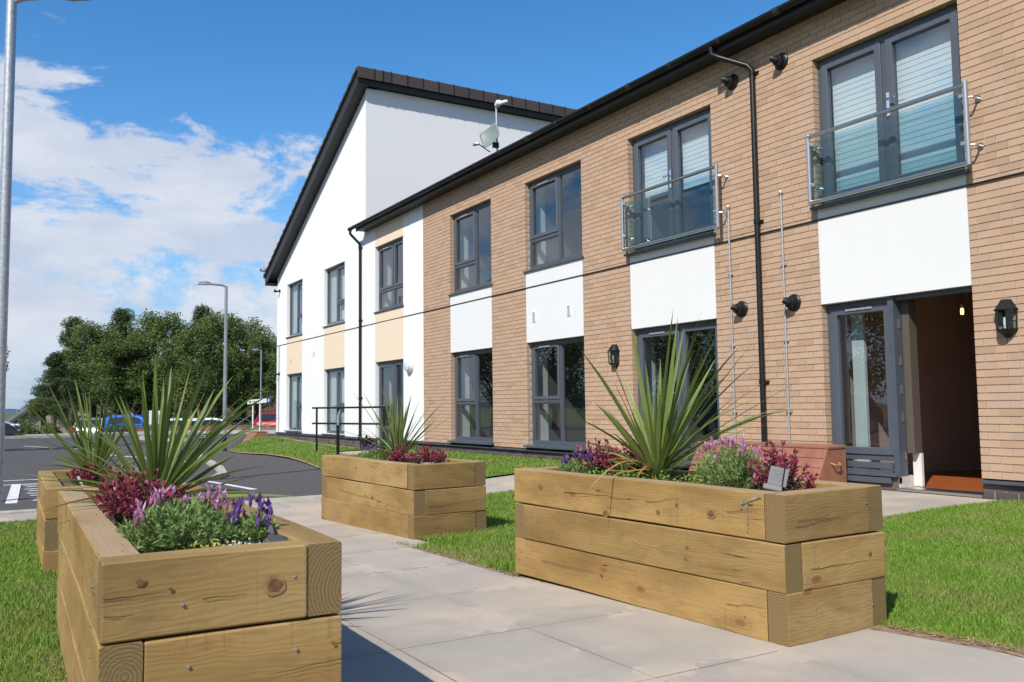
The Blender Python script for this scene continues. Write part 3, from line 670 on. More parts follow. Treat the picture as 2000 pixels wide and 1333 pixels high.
# ---------------- windows
def ring(mb, x0, x1, z0, z1, w, y0, y1):
    mb.box(x0, x0 + w, y0, y1, z0, z1); mb.box(x1 - w, x1, y0, y1, z0, z1); mb.box(x0 + w, x1 - w, y0, y1, z0, z0 + w); mb.box(x0 + w, x1 - w, y0, y1, z1 - w, z1)
def window(wbf, parent, x0, x1, z0, z1, panes, sill=True, y=D + .085, kind='window', glass=None, trickle=None, sillout=.045):
    """panes: (x0,x1,z0,z1,sash?) as fractions of the opening"""
    w = .055; fr = MB(); Y0, Y1 = y, y + .075
    ix0, ix1, iz0, iz1 = x0 + .002, x1 - .002, z0 + .002, z1 - .003
    ring(fr, ix0, ix1, iz0, iz1, w, Y0, Y1)
    X = lambda f_: ix0 + (ix1 - ix0) * f_; Z = lambda f_: iz0 + (iz1 - iz0) * f_
    vx = sorted({p[0] for p in panes if p[0] > .01}); 
    for v in vx: fr.box(X(v) - w / 2, X(v) + w / 2, Y0, Y1, iz0 + w, iz1 - w)
    for p in panes:
        if p[2] > .01:
            a = X(p[0]) + (w if p[0] < .01 else w / 2); b = X(p[1]) - (w if p[1] > .99 else w / 2); fr.box(a, b, Y0, Y1, Z(p[2]) - w / 2, Z(p[2]) + w / 2)
    win = wbf(fr, kind, M_frame, parent)
    for p in panes:
        a = X(p[0]) + (w if p[0] < .01 else w / 2); b = X(p[1]) - (w if p[1] > .99 else w / 2)
        c = Z(p[2]) + (w if p[2] < .01 else w / 2); d = Z(p[3]) - (w if p[3] > .99 else w / 2)
        g = .004
        if p[4]:
            sw = .06 if p[4] == 1 else .08; s_ = MB(); ring(s_, a + .003, b - .003, c + .003, d - .003, sw, Y0 - .016, Y1 - .02); wbf(s_, 'sash', M_sash, win, bevel=.006); g = sw - .01
        else:
            s_ = MB(); ring(s_, a, b, c, d, .018, Y0 + .012, Y1 - .02); wbf(s_, 'glazing_bead', M_sash, win); g = .014
        gm = MB(); gm.box(a + g, b - g, Y0 + .028, Y0 + .034, c + g, d - g)
        wbf(gm, 'pane', glass or M_glass, win)
    if trickle:
        for p in panes:
            if p[3] > .99 and p[4] and trickle: 
                a, b = X(p[0]), X(p[1]); m_ = (a + b) / 2; wbf(MB().box(m_ - .17, m_ + .17, Y0 - .028, Y0 - .017, iz1 - .10, iz1 - .078), 'trickle_vent', M_galv, win); break
    if sill:
        s_ = MB(); s_.add([(x0 - .04, y, z0 + .003), (x1 + .04, y, z0 + .003), (x1 + .04, D - sillout, z0 - .018), (x0 - .04, D - sillout, z0 - .018), (x0 - .04, D - sillout, z0 - .048), (x1 + .04, D - sillout, z0 - .048), (x1 + .04, D - .013, z0 - .042), (x0 - .04, D - .013, z0 - .042)],
                       [(0, 3, 2, 1), (3, 4, 5, 2), (4, 7, 6, 5), (0, 7, 4, 3), (1, 2, 5, 6)])
        wbf(s_, 'sill', M_flash, win)
    return win
TYPE_A = [(0, .53, .33, 1, 1), (0, .53, 0, .33, 0), (.53, 1, 0, 1, 0)]
TYPE_A2 = [(0, .50, .36, 1, 1), (0, .50, 0, .36, 0), (.50, 1, 0, 1, 0)]
wbw = lambda mb, n, m, p=wing, **k: (wb(mb, n, m, p, **k))
winobj = {}
for i in (0, 1):
    x0, x1 = COLS[i]
    winobj[i, 'u'] = window(wbw, wing, x0, x1, US[i], ZH_UP, [(0, .55, .33, 1, 1), (0, .55, 0, .33, 0), (.55, 1, 0, 1, 0)], trickle=True)
    winobj[i, 'd'] = window(wbw, wing, x0, x1, .29, ZH_LOW, [(0, .53, .42, 1, 1), (0, .53, 0, .42, 0), (.53, 1, 0, 1, 0)], trickle=True, sillout=.09)
x0, x1 = COLS[2]
winobj[2, 'u'] = window(wbw, wing, x0, x1, US[2], ZH_UP, [(0, .51, 0, 1, 2), (.51, 1, 0, 1, 2)], kind='french_window', sillout=.095)
winobj[2, 'd'] = window(wbw, wing, x0, x1, .10, ZH_LOW, [(0, .55, 0, 1, 2), (.55, 1, .12, 1, 1), (.55, 1, 0, .12, 0)], kind='french_window', sill=False, trickle=True)
x0, x1 = COLS[3]
winobj[3, 'u'] = window(wbw, wing, x0, x1, US[3], ZH_UP, [(0, .49, 0, 1, 2), (.49, 1, 0, 1, 2)], kind='french_window', sillout=.095)
winobj[4, 'u'] = window(wbw, wing, W3[0], W3[1], 3.37, 4.99, [(0, .56, .30, 1, 1), (.56, 1, .30, 1, 1), (0, .56, 0, .30, 0), (.56, 1, 0, .30, 0)], trickle=True)
winobj[4, 'd'] = window(wbw, wing, W3[0], W3[1], .03, 2.10, [(0, .58, 0, 1, 2), (.58, 1, 0, 1, 1)], kind='door', sill=False)
wb(MB().box(W3[0] + .12, W3[0] + .86, D + .072, D + .084, .95, 1.03), 'door_rail', M_sash, winobj[4, 'd'])
# lowest openings: side light, then the open doorway
xm = x0 + .885
wd = window(wbw, wing, x0, xm, .33, ZH_LOW, [(0, 1, 0, 1, 2)], sill=False, trickle=True)
for k in range(3):
    wb(MB().box(x0 + .03, xm - .06, D + .0 - .018 * k, D + .10, .10 + .075 * (2 - k), .10 + .075 * (2 - k) + .062), 'threshold_board', M_frame, wd, bevel=.004)
wb(MB().box(xm - .055, xm + .012, D + .03, D + .16, .045, ZH_LOW - .002), 'door_post', M_frame, wing)
wb(MB().box(xm + .012, x1 - .03, D + .06, D + .14, ZH_LOW - .05, ZH_LOW - .002), 'door_head', M_frame, wing)
wb(MB().box(x1 - .03, x1 - .002, D + .06, D + .14, .045, ZH_LOW - .002), 'door_post', M_frame, wing)
th = MB().box(xm + .0, x1 - .0, D - .03, D + .2, .030, .066); wb(th, 'threshold', M_steel, wing, bevel=.006)
# beige door lining, its shade put into a dark brown colour; lock keeps
M_lining_shade = mat('shaded_door_lining', (.09, .075, .06), .5)
for z in (.35, .75, 1.05, 1.35, 1.75): wb(MB().box(xm + .0125, xm + .02, D + .10, D + .125, z, z + .09), 'door_lock_keep', M_chrome, wing)
# door handles
def handle(px, z, y, side=1, parent=wing):
    h = MB(); h.box(px - .018, px + .018, y - .012, y, z - .13, z + .13); h.tube([(px, y - .01, z + .05), (px, y - .05, z + .05), (px + .11 * side, y - .055, z + .045)], .010, 8); wb(h, 'door_handle', M_chrome, parent, smooth=True)
handle(-9.33, 4.18, D + .069, -1, winobj[2, 'u']); handle(-5.80, 4.18, D + .069, 1, winobj[3, 'u']); handle(-9.32, 1.08, D + .069, -1, winobj[2, 'd'])
# rooms behind each opening
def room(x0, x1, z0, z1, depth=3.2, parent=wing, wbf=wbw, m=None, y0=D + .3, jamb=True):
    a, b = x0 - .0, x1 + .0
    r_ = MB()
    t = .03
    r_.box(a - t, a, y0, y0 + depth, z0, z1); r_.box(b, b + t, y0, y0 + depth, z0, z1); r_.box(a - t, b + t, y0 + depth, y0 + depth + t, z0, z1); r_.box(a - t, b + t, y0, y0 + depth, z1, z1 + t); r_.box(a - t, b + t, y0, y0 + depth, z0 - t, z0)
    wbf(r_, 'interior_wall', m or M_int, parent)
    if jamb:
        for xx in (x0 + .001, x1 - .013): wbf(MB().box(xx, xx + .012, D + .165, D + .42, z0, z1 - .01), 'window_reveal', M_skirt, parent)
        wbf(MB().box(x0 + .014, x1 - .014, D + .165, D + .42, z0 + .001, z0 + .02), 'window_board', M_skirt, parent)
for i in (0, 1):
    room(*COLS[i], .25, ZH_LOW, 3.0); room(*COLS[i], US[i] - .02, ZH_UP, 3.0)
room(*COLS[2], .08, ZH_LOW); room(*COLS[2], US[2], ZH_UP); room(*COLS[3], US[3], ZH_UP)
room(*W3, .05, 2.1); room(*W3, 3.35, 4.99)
# room of the open door: laminate floor, skirting, hanging bulb
rm = MB(); t = .03; a, b = -6.9, -4.93; y0_ = D + .3
rm.box(a - t, a, y0_, 13, .06, 2.4); rm.box(b, b + t, y0_, 13, .06, 2.4); rm.box(a - t, b + t, 13, 13.03, .06, 2.4); rm.box(a - t, b + t, y0_, 13, 2.4, 2.43)
M_room = noisy('brown_room_wall', [(.3, (.46, .37, .30)), (.7, (.50, .40, .33))], 2, .9); wb(rm, 'interior_wall', M_room, wing)
wb(MB().box(a, b, D + .2, 13, .02, .056), 'interior_floor', M_floor, wing)
wb(MB().box(b - .02, b - .001, y0_, 12.95, .058, .2), 'skirting_board', M_skirt, wing); wb(MB().box(xm + .013, xm + .11, D + .25, D + .29, .068, .418), 'skirting_board', M_skirt, wing)
wb(MB().box(xm + .013, xm + .10, D + .165, D + .29, .42, 2.05), 'door_lining', M_lining_shade, wing)  # dark colour stands for the shade on this lining
wb(MB().box(x0 + .14, x0 + .30, D + .32, D + .36, .06, 2.05), 'curtain', M_curtain, wing)
# blinds
def blind(x0, x1, z0, z1, pitch, y=D + .22, parts=True, parent=wing, wbf=wbw):
    z = z0; allm = MB()
    while z < z1:
        s_ = MB() if parts else allm
        q_ = pitch * 1.12; s_.add([(x0, y - .004, z), (x1, y - .004, z), (x1, y + .001, z + q_), (x0, y + .001, z + q_), (x1, y + .003, z + q_), (x0, y + .003, z + q_), (x1, y - .002, z), (x0, y - .002, z)], [(0, 1, 2, 3), (7, 5, 4, 6), (0, 3, 5, 7), (1, 6, 4, 2)])
        if parts: wbf(s_, 'blind_slat', M_blind, parent)
        z += pitch
    if not parts: wbf(allm, 'blind_slats', M_blind, parent, kind='stuff')
blind(COLS[3][0] + .10, COLS[3][0] + .85, US[3] + .09, 4.93, .065, parent=winobj[3, 'u'])
blind(COLS[3][0] + .93, COLS[3][1] - .06, US[3] + .09, 4.93, .065, parent=winobj[3, 'u'])
blind(COLS[2][0] + .12, COLS[2][0] + .86, 4.08, 4.93, .065, parent=winobj[2, 'u'])
blind(COLS[2][0] + .96, COLS[2][1] - .06, 4.02, 4.93, .065, parent=winobj[2, 'u'])
# rear, side and roof of the wing
sh = MB(); sh.box(-20.9, XR, 16.2, 16.4, 0, 5.7); sh.box(XR - .2, XR, D + .31, 16.2, 0, 5.7); wb(sh, 'rear_wall', M_white)
def tz(y): return 5.62 + (y - (D - .33)) * math.tan(math.radians(24))
rf = MB(); ya, yb, yc = D - .30, 12.2, 16.8
rf.add([(-20.96, ya, tz(ya)), (XR + .3, ya, tz(ya)), (XR + .3, yb, tz(yb)), (-20.96, yb, tz(yb)), (-20.96, ya, tz(ya) - .035), (XR + .3, ya, tz(ya) - .035), (XR + .3, yb, tz(yb) - .04), (-20.96, yb, tz(yb) - .04), (-20.96, yc, 5.6), (XR + .3, yc, 5.6)],
       [(0, 1, 2, 3), (4, 7, 6, 5), (0, 4, 5, 1), (1, 5, 6, 2), (3, 2, 9, 8), (0, 3, 7, 4)])
roof = wb(rf, 'roof', M_tile)
XG = -21.28
wb(MB().box(-20.96, XR, D - .245, D + .3, 5.50, 5.515), 'soffit', M_soffit)
wb(MB().box(-21.0, XR, D - .268, D - .247, 5.49, 5.66), 'fascia', M_soffit)
gp = []; M_bracket = mat('gutter_clip_black', (.035, .035, .038), .35)
for k in range(9):
    t_ = math.pi * k / 8; gp.append((D - .325 - .056 * math.cos(t_), 5.622 - .066 * math.sin(t_)))
for k in range(8, -1, -1):
    t_ = math.pi * k / 8; gp.append((D - .325 - .050 * math.cos(t_), 5.622 - .060 * math.sin(t_)))
gut = wb(MB().prism(gp, 'x', XG, XR + .3), 'gutter', M_black, smooth=False)
wb(MB().box(XG - .006, XG, D - .383, D - .267, 5.552, 5.628), 'gutter_end', M_black, gut)
xx = XG + .35; kk = 0
while xx < XR:
    bp = []
    for k in range(9):
        t_ = math.pi * k / 8; bp.append((D - .325 - .062 * math.cos(t_), 5.625 - .073 * math.sin(t_)))
    wb(MB().prism(bp, 'x', xx, xx + .045 if kk % 3 else xx + .09), 'gutter_bracket', M_bracket, gut); xx += .93; kk += 1
def downpipe(x, xo, ztop=5.52, zbot=.33, parent=wing, wbf=wbw, y=D - .055, r=.034):
    pts = [(xo, D - .325, 5.57), (xo, D - .325, 5.47), (xo + (x - xo) * .15, D - .27, 5.42), (x - (x - xo) * .12, y - .02, 5.24), (x, y, 5.16), (x, y, zbot)]
    pipe = wbf(MB().tube(pts, r, 12), 'downpipe', M_black, parent, smooth=True)
    for z in (5.1, 3.2, 1.2):
        c = MB(); c.tube([(x, y, z), (x, y, z + .05)], r + .008, 12); c.box(x - .07, x + .07, y + .03, D - .004, z + .005, z + .045); wbf(c, 'pipe_clip', M_black, pipe)
    wbf(MB().tube([(x, y, zbot - .10), (x, y, zbot + .05)], r + .012, 12), 'pipe_shoe', M_black, pipe)
    return pipe
downpipe(-7.62, -8.05); 
p2_ = downpipe(-21.25, -21.25, zbot=.25)
# flues, conduits, grilles
def flue(x, z):
    b = MB(); b.lathe([(.105, D - .003), (.105, D - .02), (.092, D - .035), (.07, D - .04), (.066, D - .10), (.055, D - .105)], 20, (x, 0, z), 'y'); f0 = wb(b, 'flue', M_black, wing, smooth=True)
    wb(MB().tube([(x - .005, D - .095, z + .0), (x - .02, D - .125, z + .015), (x - .045, D - .15, z + .03)], [.05, .042, .034], 14), 'flue_nozzle', M_black, f0, smooth=True)
for x, z in ((-7.965, 2.165), (-7.123, 2.155), (-8.0, 5.145), (-7.18, 5.13)): flue(x, z)
def conduit(x, zt=3.50, zb=.45):
    c = wb(MB().tube([(x, D - .028, zb), (x, D - .028, zt)], .0125, 10), 'conduit', M_galv, wing, smooth=True)
    wb(MB().lathe([(.001, -.03), (.02, -.022), (.028, 0), (.02, .022), (.001, .03)], 12, (x, D - .03, zt + .015)), 'conduit_cap', M_galv, c, smooth=True)
    for z in (1.7, 2.62, .85): wb(MB().box(x - .038, x + .038, D - .036, D - .006, z, z + .028), 'conduit_clip', M_galv, c, bevel=.003)
conduit(-8.13); conduit(-7.25)
def grille(x, z, w=.11, h=.20, parent=wing, wbf=wbw, y=D - .012):
    g = wbf(MB().box(x - w / 2, x + w / 2, y - .012, y - .0005, z - h / 2, z + h / 2), 'vent_grille', M_wplastic, parent, bevel=.003)
    for k in range(6): wbf(MB().box(x - w * .33, x + w * .33, y - .018, y - .0125, z - h * .4 + k * h * .14, z - h * .4 + k * h * .14 + h * .06), 'vent_slat', M_galv, g)
grille(-12.9, 2.54); grille(-11.82, 2.545)

# ------------------------------------------------------------------ white gable wing
gab = thing('gable_building', 'tall white rendered gable building with dark sloping verge', 'building', (-25, 8.2, 0))
def gb(mb, name, m, parent=gab, **k):
    mb.v = [(x + 25, y - 8.2, z) for x, y, z in mb.v]; return mb.build(name, m, parent, **k)
GX0, GX1 = -29.05, -20.97
def gtop(x): return 9.315 + (x - GX1) * .484
W1, W2 = (-27.90, -26.28), (-24.22, -22.52)
gh = [(W1[0], W1[1], .30, 2.08), (W1[0], W1[1], 3.30, 5.0), (W2[0], W2[1], .27, 2.08), (W2[0], W2[1], 3.34, 4.98)]
mb = MB()
for a, b, c, d in cells(GX0, GX1, .222, 5.2, gh): mb.box(a, b, D - .008, D + .3, c, d)
mb.prism([(GX0, 5.2), (GX1, 5.2), (GX1, gtop(GX1)), (GX0, gtop(GX0))], 'y', D - .008, D + .3)
gb(mb, 'rendered_wall', M_white)
sw = MB(); sw.box(GX1 - .3, GX1, D + .3, 21, 0, 9.33); sw.box(GX0, GX0 + .2, D + .31, 21, 0, 5.38); sw.box(GX0, GX1, 21, 21.2, 0, 5.4); gb(sw, 'side_wall', M_white)
for w_ in (W1, W2): gb(MB().box(w_[0] + .001, w_[1] - .001, D - .0125, D - .0085, 2.085, 3.262), 'render_panel', M_cream)
gb(MB().box(GX0, GX1, D - .022, D - .013, 3.068, 3.083), 'movement_joint', M_black)
gbw = lambda mb, n, m, p=gab, **k: gb(mb, n, m, p, **k)
TYPE_W = [(0, .50, 0, 1, 0), (.50, 1, .34, 1, 1), (.50, 1, 0, .34, 0)]
wu1 = window(gbw, gab, *W1, 3.30, 5.0, TYPE_W); wl1 = window(gbw, gab, *W1, .30, 2.08, [(0, .5, 0, 1, 0), (.5, 1, .42, 1, 1), (.5, 1, 0, .42, 0)], sillout=.07)
wu2 = window(gbw, gab, *W2, 3.34, 4.98, TYPE_W); wl2 = window(gbw, gab, *W2, .27, 2.08, [(0, .5, 0, 1, 0), (.5, 1, .42, 1, 1), (.5, 1, 0, .42, 0)], sillout=.07)
for w_, z0, z1 in ((W1, .3, 2.08), (W1, 3.3, 5), (W2, .27, 2.08), (W2, 3.34, 4.98)):
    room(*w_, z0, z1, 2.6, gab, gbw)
    gb(MB().box(w_[0] + .03, w_[0] + .42, D + .20, D + .24, z0 + .05, z1 - .05), 'curtain', M_curtain, gab)
    blind(w_[0] + .45, w_[1] - .04, z0 + .08, z1 - .06, .075, parts=False, parent=gab, wbf=gbw)
plinth(gab, GX0, GX1, [], lambda mb, n, m, p, **k: gb(mb, n, m, p, **k), zlo=-.35)
# roof of the gable wing: slope to the left, cut off by the high side wall
def gr(x): return 9.70 + (x + 20.75) * .482
yo = D - .32
rr_ = MB(); XE = -29.55
rr_.add([(XE, yo, gr(XE)), (-20.72, yo, gr(-20.72)), (-20.72, 21.3, gr(-20.72)), (XE, 21.3, gr(XE)), (XE, yo, gr(XE) - .05), (-20.72, yo, gr(-20.72) - .05), (-20.72, 21.3, gr(-20.72) - .05), (XE, 21.3, gr(XE) - .05)],
        [(0, 1, 2, 3), (4, 7, 6, 5), (0, 4, 5, 1), (1, 5, 6, 2), (2, 6, 7, 3), (3, 7, 4, 0)])
groof = gb(rr_, 'roof', M_tile)
bb = MB(); bb.prism([(XE + .03, gr(XE + .03) - .055), (-20.75, gr(-20.75) - .055), (-20.75, gr(-20.75) - .33), (XE + .14, gr(XE + .14) - .33), (XE + .03, gr(XE + .03) - .20)], 'y', yo + .02, yo + .045); gb(bb, 'barge_board', M_soffit, groof)
sb = MB(); sb.prism([(XE + .14, gr(XE + .14) - .332), (-20.75, gr(-20.75) - .332), (-20.75, gr(-20.75) - .352), (XE + .14, gr(XE + .14) - .352)], 'y', yo + .02, D - .009); gb(sb, 'soffit', M_soffit, groof)
eb_ = MB(); eb_.box(XE + .03, GX0 - .001, yo + .046, 21, gr(XE) - .29, gr(XE) - .27); eb_.box(XE + .01, XE + .03, yo + .03, 21, gr(XE) - .29, gr(XE) - .04); gb(eb_, 'eaves_box', M_soffit, groof)
# right-hand verge over the side wall
sv = MB(); sv.box(GX1 + .001, -20.77, yo + .046, 21, gr(-20.75) - .352, gr(-20.75) - .332); sv.box(-20.77, -20.75, yo + .02, 21, gr(-20.75) - .352, gr(-20.75) - .10); gb(sv, 'soffit', M_soffit, groof)
# ridge caps on the edge (dry verge units with raised joints)
yy_ = yo - .02; k = 0
ends = [.46 if k not in (1, 2) else .235 for k in range(30)]
for L_ in ends:
    if yy_ > 20.6: break
    z1 = gr(-20.75) + .045
    c = MB(); c.prism([(-20.94, z1 - .06), (-20.90, z1 + .01), (-20.70, z1 + .01), (-20.685, z1 - .01), (-20.685, z1 - .285), (-20.70, z1 - .285), (-20.72, z1 - .06)], 'y', yy_ + .012, yy_ + L_ - .012)
    gb(c, 'ridge_tile', M_tile, groof)
    c = MB(); c.prism([(-20.95, z1 - .06), (-20.905, z1 + .024), (-20.695, z1 + .024), (-20.672, z1 - .005), (-20.672, z1 - .295), (-20.72, z1 - .295)], 'y', yy_ + L_ - .0125, yy_ + L_ + .0115)
    gb(c, 'ridge_clip', M_soffit, groof); yy_ += L_
# verge tiles up the rake
nv = 27
for k in range(nv):
    xa = XE - .02 + k * (8.78 / nv); xb = xa + 8.78 / nv + .05
    za, zb = gr(xa) + .085, gr(xb) + .02
    c = MB(); c.prism([(xa, za - .10), (xb, zb - .05), (xb, zb), (xa, za)], 'y', yo - .03, yo + .30); gb(c, 'verge_tile', M_tile, groof)
for x, z in ((-27.4, 2.54), (-25.1, 2.59)): grille(x, z, .10, .17, gab, gbw, D - .0125 if x < -26 else D - .008)
gb(MB().tube([(-28.72, D - .03, 3.05), (-28.72, D - .03, .25)], .014, 8), 'conduit', M_galv, gab, smooth=True)

# ------------------------------------------------------------------ wall mounted things
def lantern(x, z, label):
    t = thing('wall_lantern', label, 'lantern', (x, D - .006, z), 0, 'black wall lanterns')
    hw = .062
    def half(r0, z0, r1, z1, n=6):     # half-hexagonal shell in front of the wall
        m_ = MB(); P = lambda r, zz: [(r * math.cos(math.pi + math.pi * k / n), r * math.sin(math.pi + math.pi * k / n) * 1.1 - .018, zz) for k in range(n + 1)] + [(r, -.003, zz), (-r, -.003, zz)]
        a, b = P(r0, z0), P(r1, z1); L_ = len(a); m_.add(a + b, [tuple(range(L_))[::-1], tuple(range(L_, 2 * L_))] + [(i, (i + 1) % L_, L_ + (i + 1) % L_, L_ + i) for i in range(L_)]); return m_
    half(.098, .085, .06, .145).build('cap', M_black, t); half(.06, .146, .042, .175).build('cap_top', M_black, t)
    half(.105, .072, .105, .084).build('rim', M_black, t)
    half(.088, -.125, .094, -.108).build('base', M_black, t); half(.06, -.145, .088, -.126).build('base', M_black, t); half(.02, -.185, .05, -.1455).build('finial', M_black, t)
    fr = MB()
    for k in range(7):
        if k in (0, 2, 4, 6):
            a = math.pi + math.pi * k / 6; fr.tube([(.088 * math.cos(a), .088 * math.sin(a) * 1.1 - .018, -.108), (.095 * math.cos(a), .095 * math.sin(a) * 1.1 - .018, .072)], .0075, 6)
    fr.box(-.05, .05, -.008, -.001, -.12, .08); fr.build('cage', M_black, t)
    gm = half(.078, -.107, .084, .071); gm.build('lantern_glass', M_bglass, t)
    MB().tube([(0, -.05, -.10), (0, -.05, -.05), (0, -.05, .01)], [.012, .018, .014], 10).build('bulb', M_wplastic, t, smooth=True)
lantern(-4.60, 1.735, 'black wall lantern on the brickwork to the right of the open doorway')
lantern(-10.60, 1.715, 'black wall lantern on the brick pier left of the closed patio door')
t = thing('bulkhead_light', 'round white bulkhead light on the white wall beside the brick', 'light', (-18.2, D - .008, 1.93))
MB().lathe([(.175, 0), (.175, -.05), (.16, -.075)], 24, (0, 0, 0), 'y').build('housing', M_wplastic, t, smooth=True)
M_opal = mat('opal_diffuser', (.55, .66, .78), .25)
MB().lathe([(.148, -.074), (.135, -.11), (.085, -.135), (.01, -.142)], 24, (0, 0, 0), 'y').build('diffuser', M_opal, t, smooth=True)
# Juliet balconies
def juliet(xl, xr, zb, zt, label):
    t = thing('juliet_balcony', label, 'balcony', (xl, D - .15, zb), 0, 'glass and steel Juliet balconies')
    Wd = xr - xl; Hh = zt - zb; r = .025
    def part(mb, n, m=M_steel, par=t, **k): return mb.build(n, m, par, **k)
    for x in (0, Wd):
        po = part(MB().tube([(x, 0, -.02), (x, 0, Hh + .035)], r, 12), 'post', smooth=True)
        for z in (.17, Hh - .13):
            br = MB(); br.tube([(x, 0, z), (x + .045, .03, z), (x + .045, .14, z)], .012, 8); br.lathe([(.035, .130), (.035, .141)], 14, (x + .045, 0, z), 'y'); part(br, 'bracket', par=po, smooth=True)
            cl_ = MB(); sgn = 1 if x == 0 else -1; cl_.box(min(x + sgn * .015, x + sgn * .07), max(x + sgn * .015, x + sgn * .07), -.016, .016, z - .022 + .03, z + .022 + .03); part(cl_, 'glass_clamp', par=po, bevel=.006)
    part(MB().tube([(0, 0, Hh), (Wd, 0, Hh)], r, 12), 'top_rail', smooth=True)
    part(MB().tube([(0, 0, 0), (Wd, 0, 0)], r, 12), 'bottom_rail', smooth=True)
    part(MB().box(.045, Wd - .045, -.005, .005, .035, Hh - .075), 'glass_panel', M_bglass)
juliet(-6.71, -4.81, 3.26, 4.03, 'steel and glass Juliet balcony in front of the window with closed blinds')
juliet(-10.18, -8.20, 3.275, 4.06, 'steel and glass Juliet balcony on the upper window with half lowered blinds')
# sensors on the white gable
for z, lb in ((4.90, 'small black sensor lamp high on the white gable corner'), (2.13, 'small black sensor lamp low on the white gable corner')):
    t = thing('sensor_lamp', lb, 'sensor', (-28.72, D - .008, z)); MB().lathe([(.06, 0), (.06, -.03), (.03, -.035)], 12, (0, 0, 0), 'y').build('mount', M_black, t)
    MB().tube([(0, -.03, 0), (-.02, -.10, -.02), (-.09, -.16, .01)], [.025, .03, .05], 10).build('lamp_head', M_black, t, smooth=True)
t = thing('security_camera', 'white security camera on the left end of the gable eaves', 'camera', (-29.6, D - .2, 5.45))
MB().tube([(0, 0, -.05), (-.02, -.02, .1), (-.08, -.05, .22)], .035, 10).build('arm', M_wplastic, t, smooth=True)
MB().tube([(-.02, -.02, .25), (-.14, -.06, .30), (-.26, -.1, .31)], [.085, .09, .07], 12).build('camera_body', M_galv, t, smooth=True)
MB().tube([(-.255, -.098, .31), (-.33, -.12, .31)], .062, 12).build('camera_lens', M_black, t, smooth=True)
# satellite dish on its mast behind the gutter
def dish():
    t = thing('satellite_dish', 'grey satellite dish and white receiver on a mast above the roof edge', 'satellite dish', (0, 0, 0))
    Y = 9.6
    top = atY(969, 204, Y); bot = atY(972, 300, Y); t.location = bot
    rel = lambda p: Vector(p) - bot
    MB().tube([rel(bot) + Vector((0, 0, -.6)), rel(top)], .022, 10).build('mast', M_galv, t, smooth=True)
    MB().tube([rel(top) - Vector((0, 0, .02)), rel(top) + Vector((0, 0, .03))], .03, 10).build('mast_cap', mat('orange_cap', (.6, .3, .03), .5), t)
    hd = MB(); a = rel(top) + Vector((.05, -.02, -.05)); hd.tube([a, a + Vector((.1, 0, .03)), a + Vector((.16, 0, .02))], [.05, .075, .06], 12); hd.tube([a + Vector((.16, 0, .0)), a + Vector((.38, .03, -.02)), a + Vector((.42, .03, -.02))], [.045, .04, .02], 10); hd.build('receiver', M_wplastic, t, smooth=True)
    # rounded square reflector, curved, facing the camera side
    c = rel(atY(960, 268, Y - .12)); n = (Vector((.30, -.86, .28))).normalized()
    e1 = Vector((0, 0, 1)).cross(n).normalized(); e2 = n.cross(e1); ca, sa = math.cos(math.radians(28)), math.sin(math.radians(28)); a1 = e1 * ca + e2 * sa; a2 = -e1 * sa + e2 * ca
    vs, fs = [], []; G = 14
    for off in (0, -.014):
        for j in range(G + 1):
            for i in range(G + 1):
                u = i / G * 2 - 1; v = j / G * 2 - 1
                # superellipse mapping gives rounded corners
                k = (abs(u) ** 5 + abs(v) ** 5) ** .2; m_ = max(abs(u), abs(v)); s_ = m_ / k if k > 0 else 1
                uu, vv = u * s_ * .25, v * s_ * .25
                vs.append(c + a1 * uu + a2 * vv + n * (.9 * (uu * uu + vv * vv) + off))
    q = (G + 1) ** 2
    for j in range(G):
        for i in range(G):
            a = j * (G + 1) + i; fs.append((a, a + 1, a + G + 2, a + G + 1)); fs.append((q + a, q + a + G + 1, q + a + G + 2, q + a + 1))
    for i in range(G):
        for (p, r2) in ((i, i + 1), (G * (G + 1) + i + 1, G * (G + 1) + i), ((i + 1) * (G + 1), i * (G + 1)), (i * (G + 1) + G, (i + 1) * (G + 1) + G)): fs.append((p, q + p, q + r2, r2))
    me = mkmesh('reflector', vs, fs, mat('grey_green_dish', (.17, .21, .20), .5), smooth=True); link('reflector', me, t)
    low = rel(atY(957, 297, Y - .1)); tip = rel(atY(933, 281, Y - .55))
    MB().tube([low, tip], .012, 8).build('feed_arm', M_black, t); MB().tube([tip + Vector((.03, .03, 0)), tip + Vector((-.03, -.03, .0)), tip + Vector((-.09, -.05, .0))], [.03, .045, .04], 10).build('feed_head', M_galv, t, smooth=True)
    MB().box(-.03, .03, -.12, .02, .12, .24).build('mount_bracket', M_black, t)
dish()

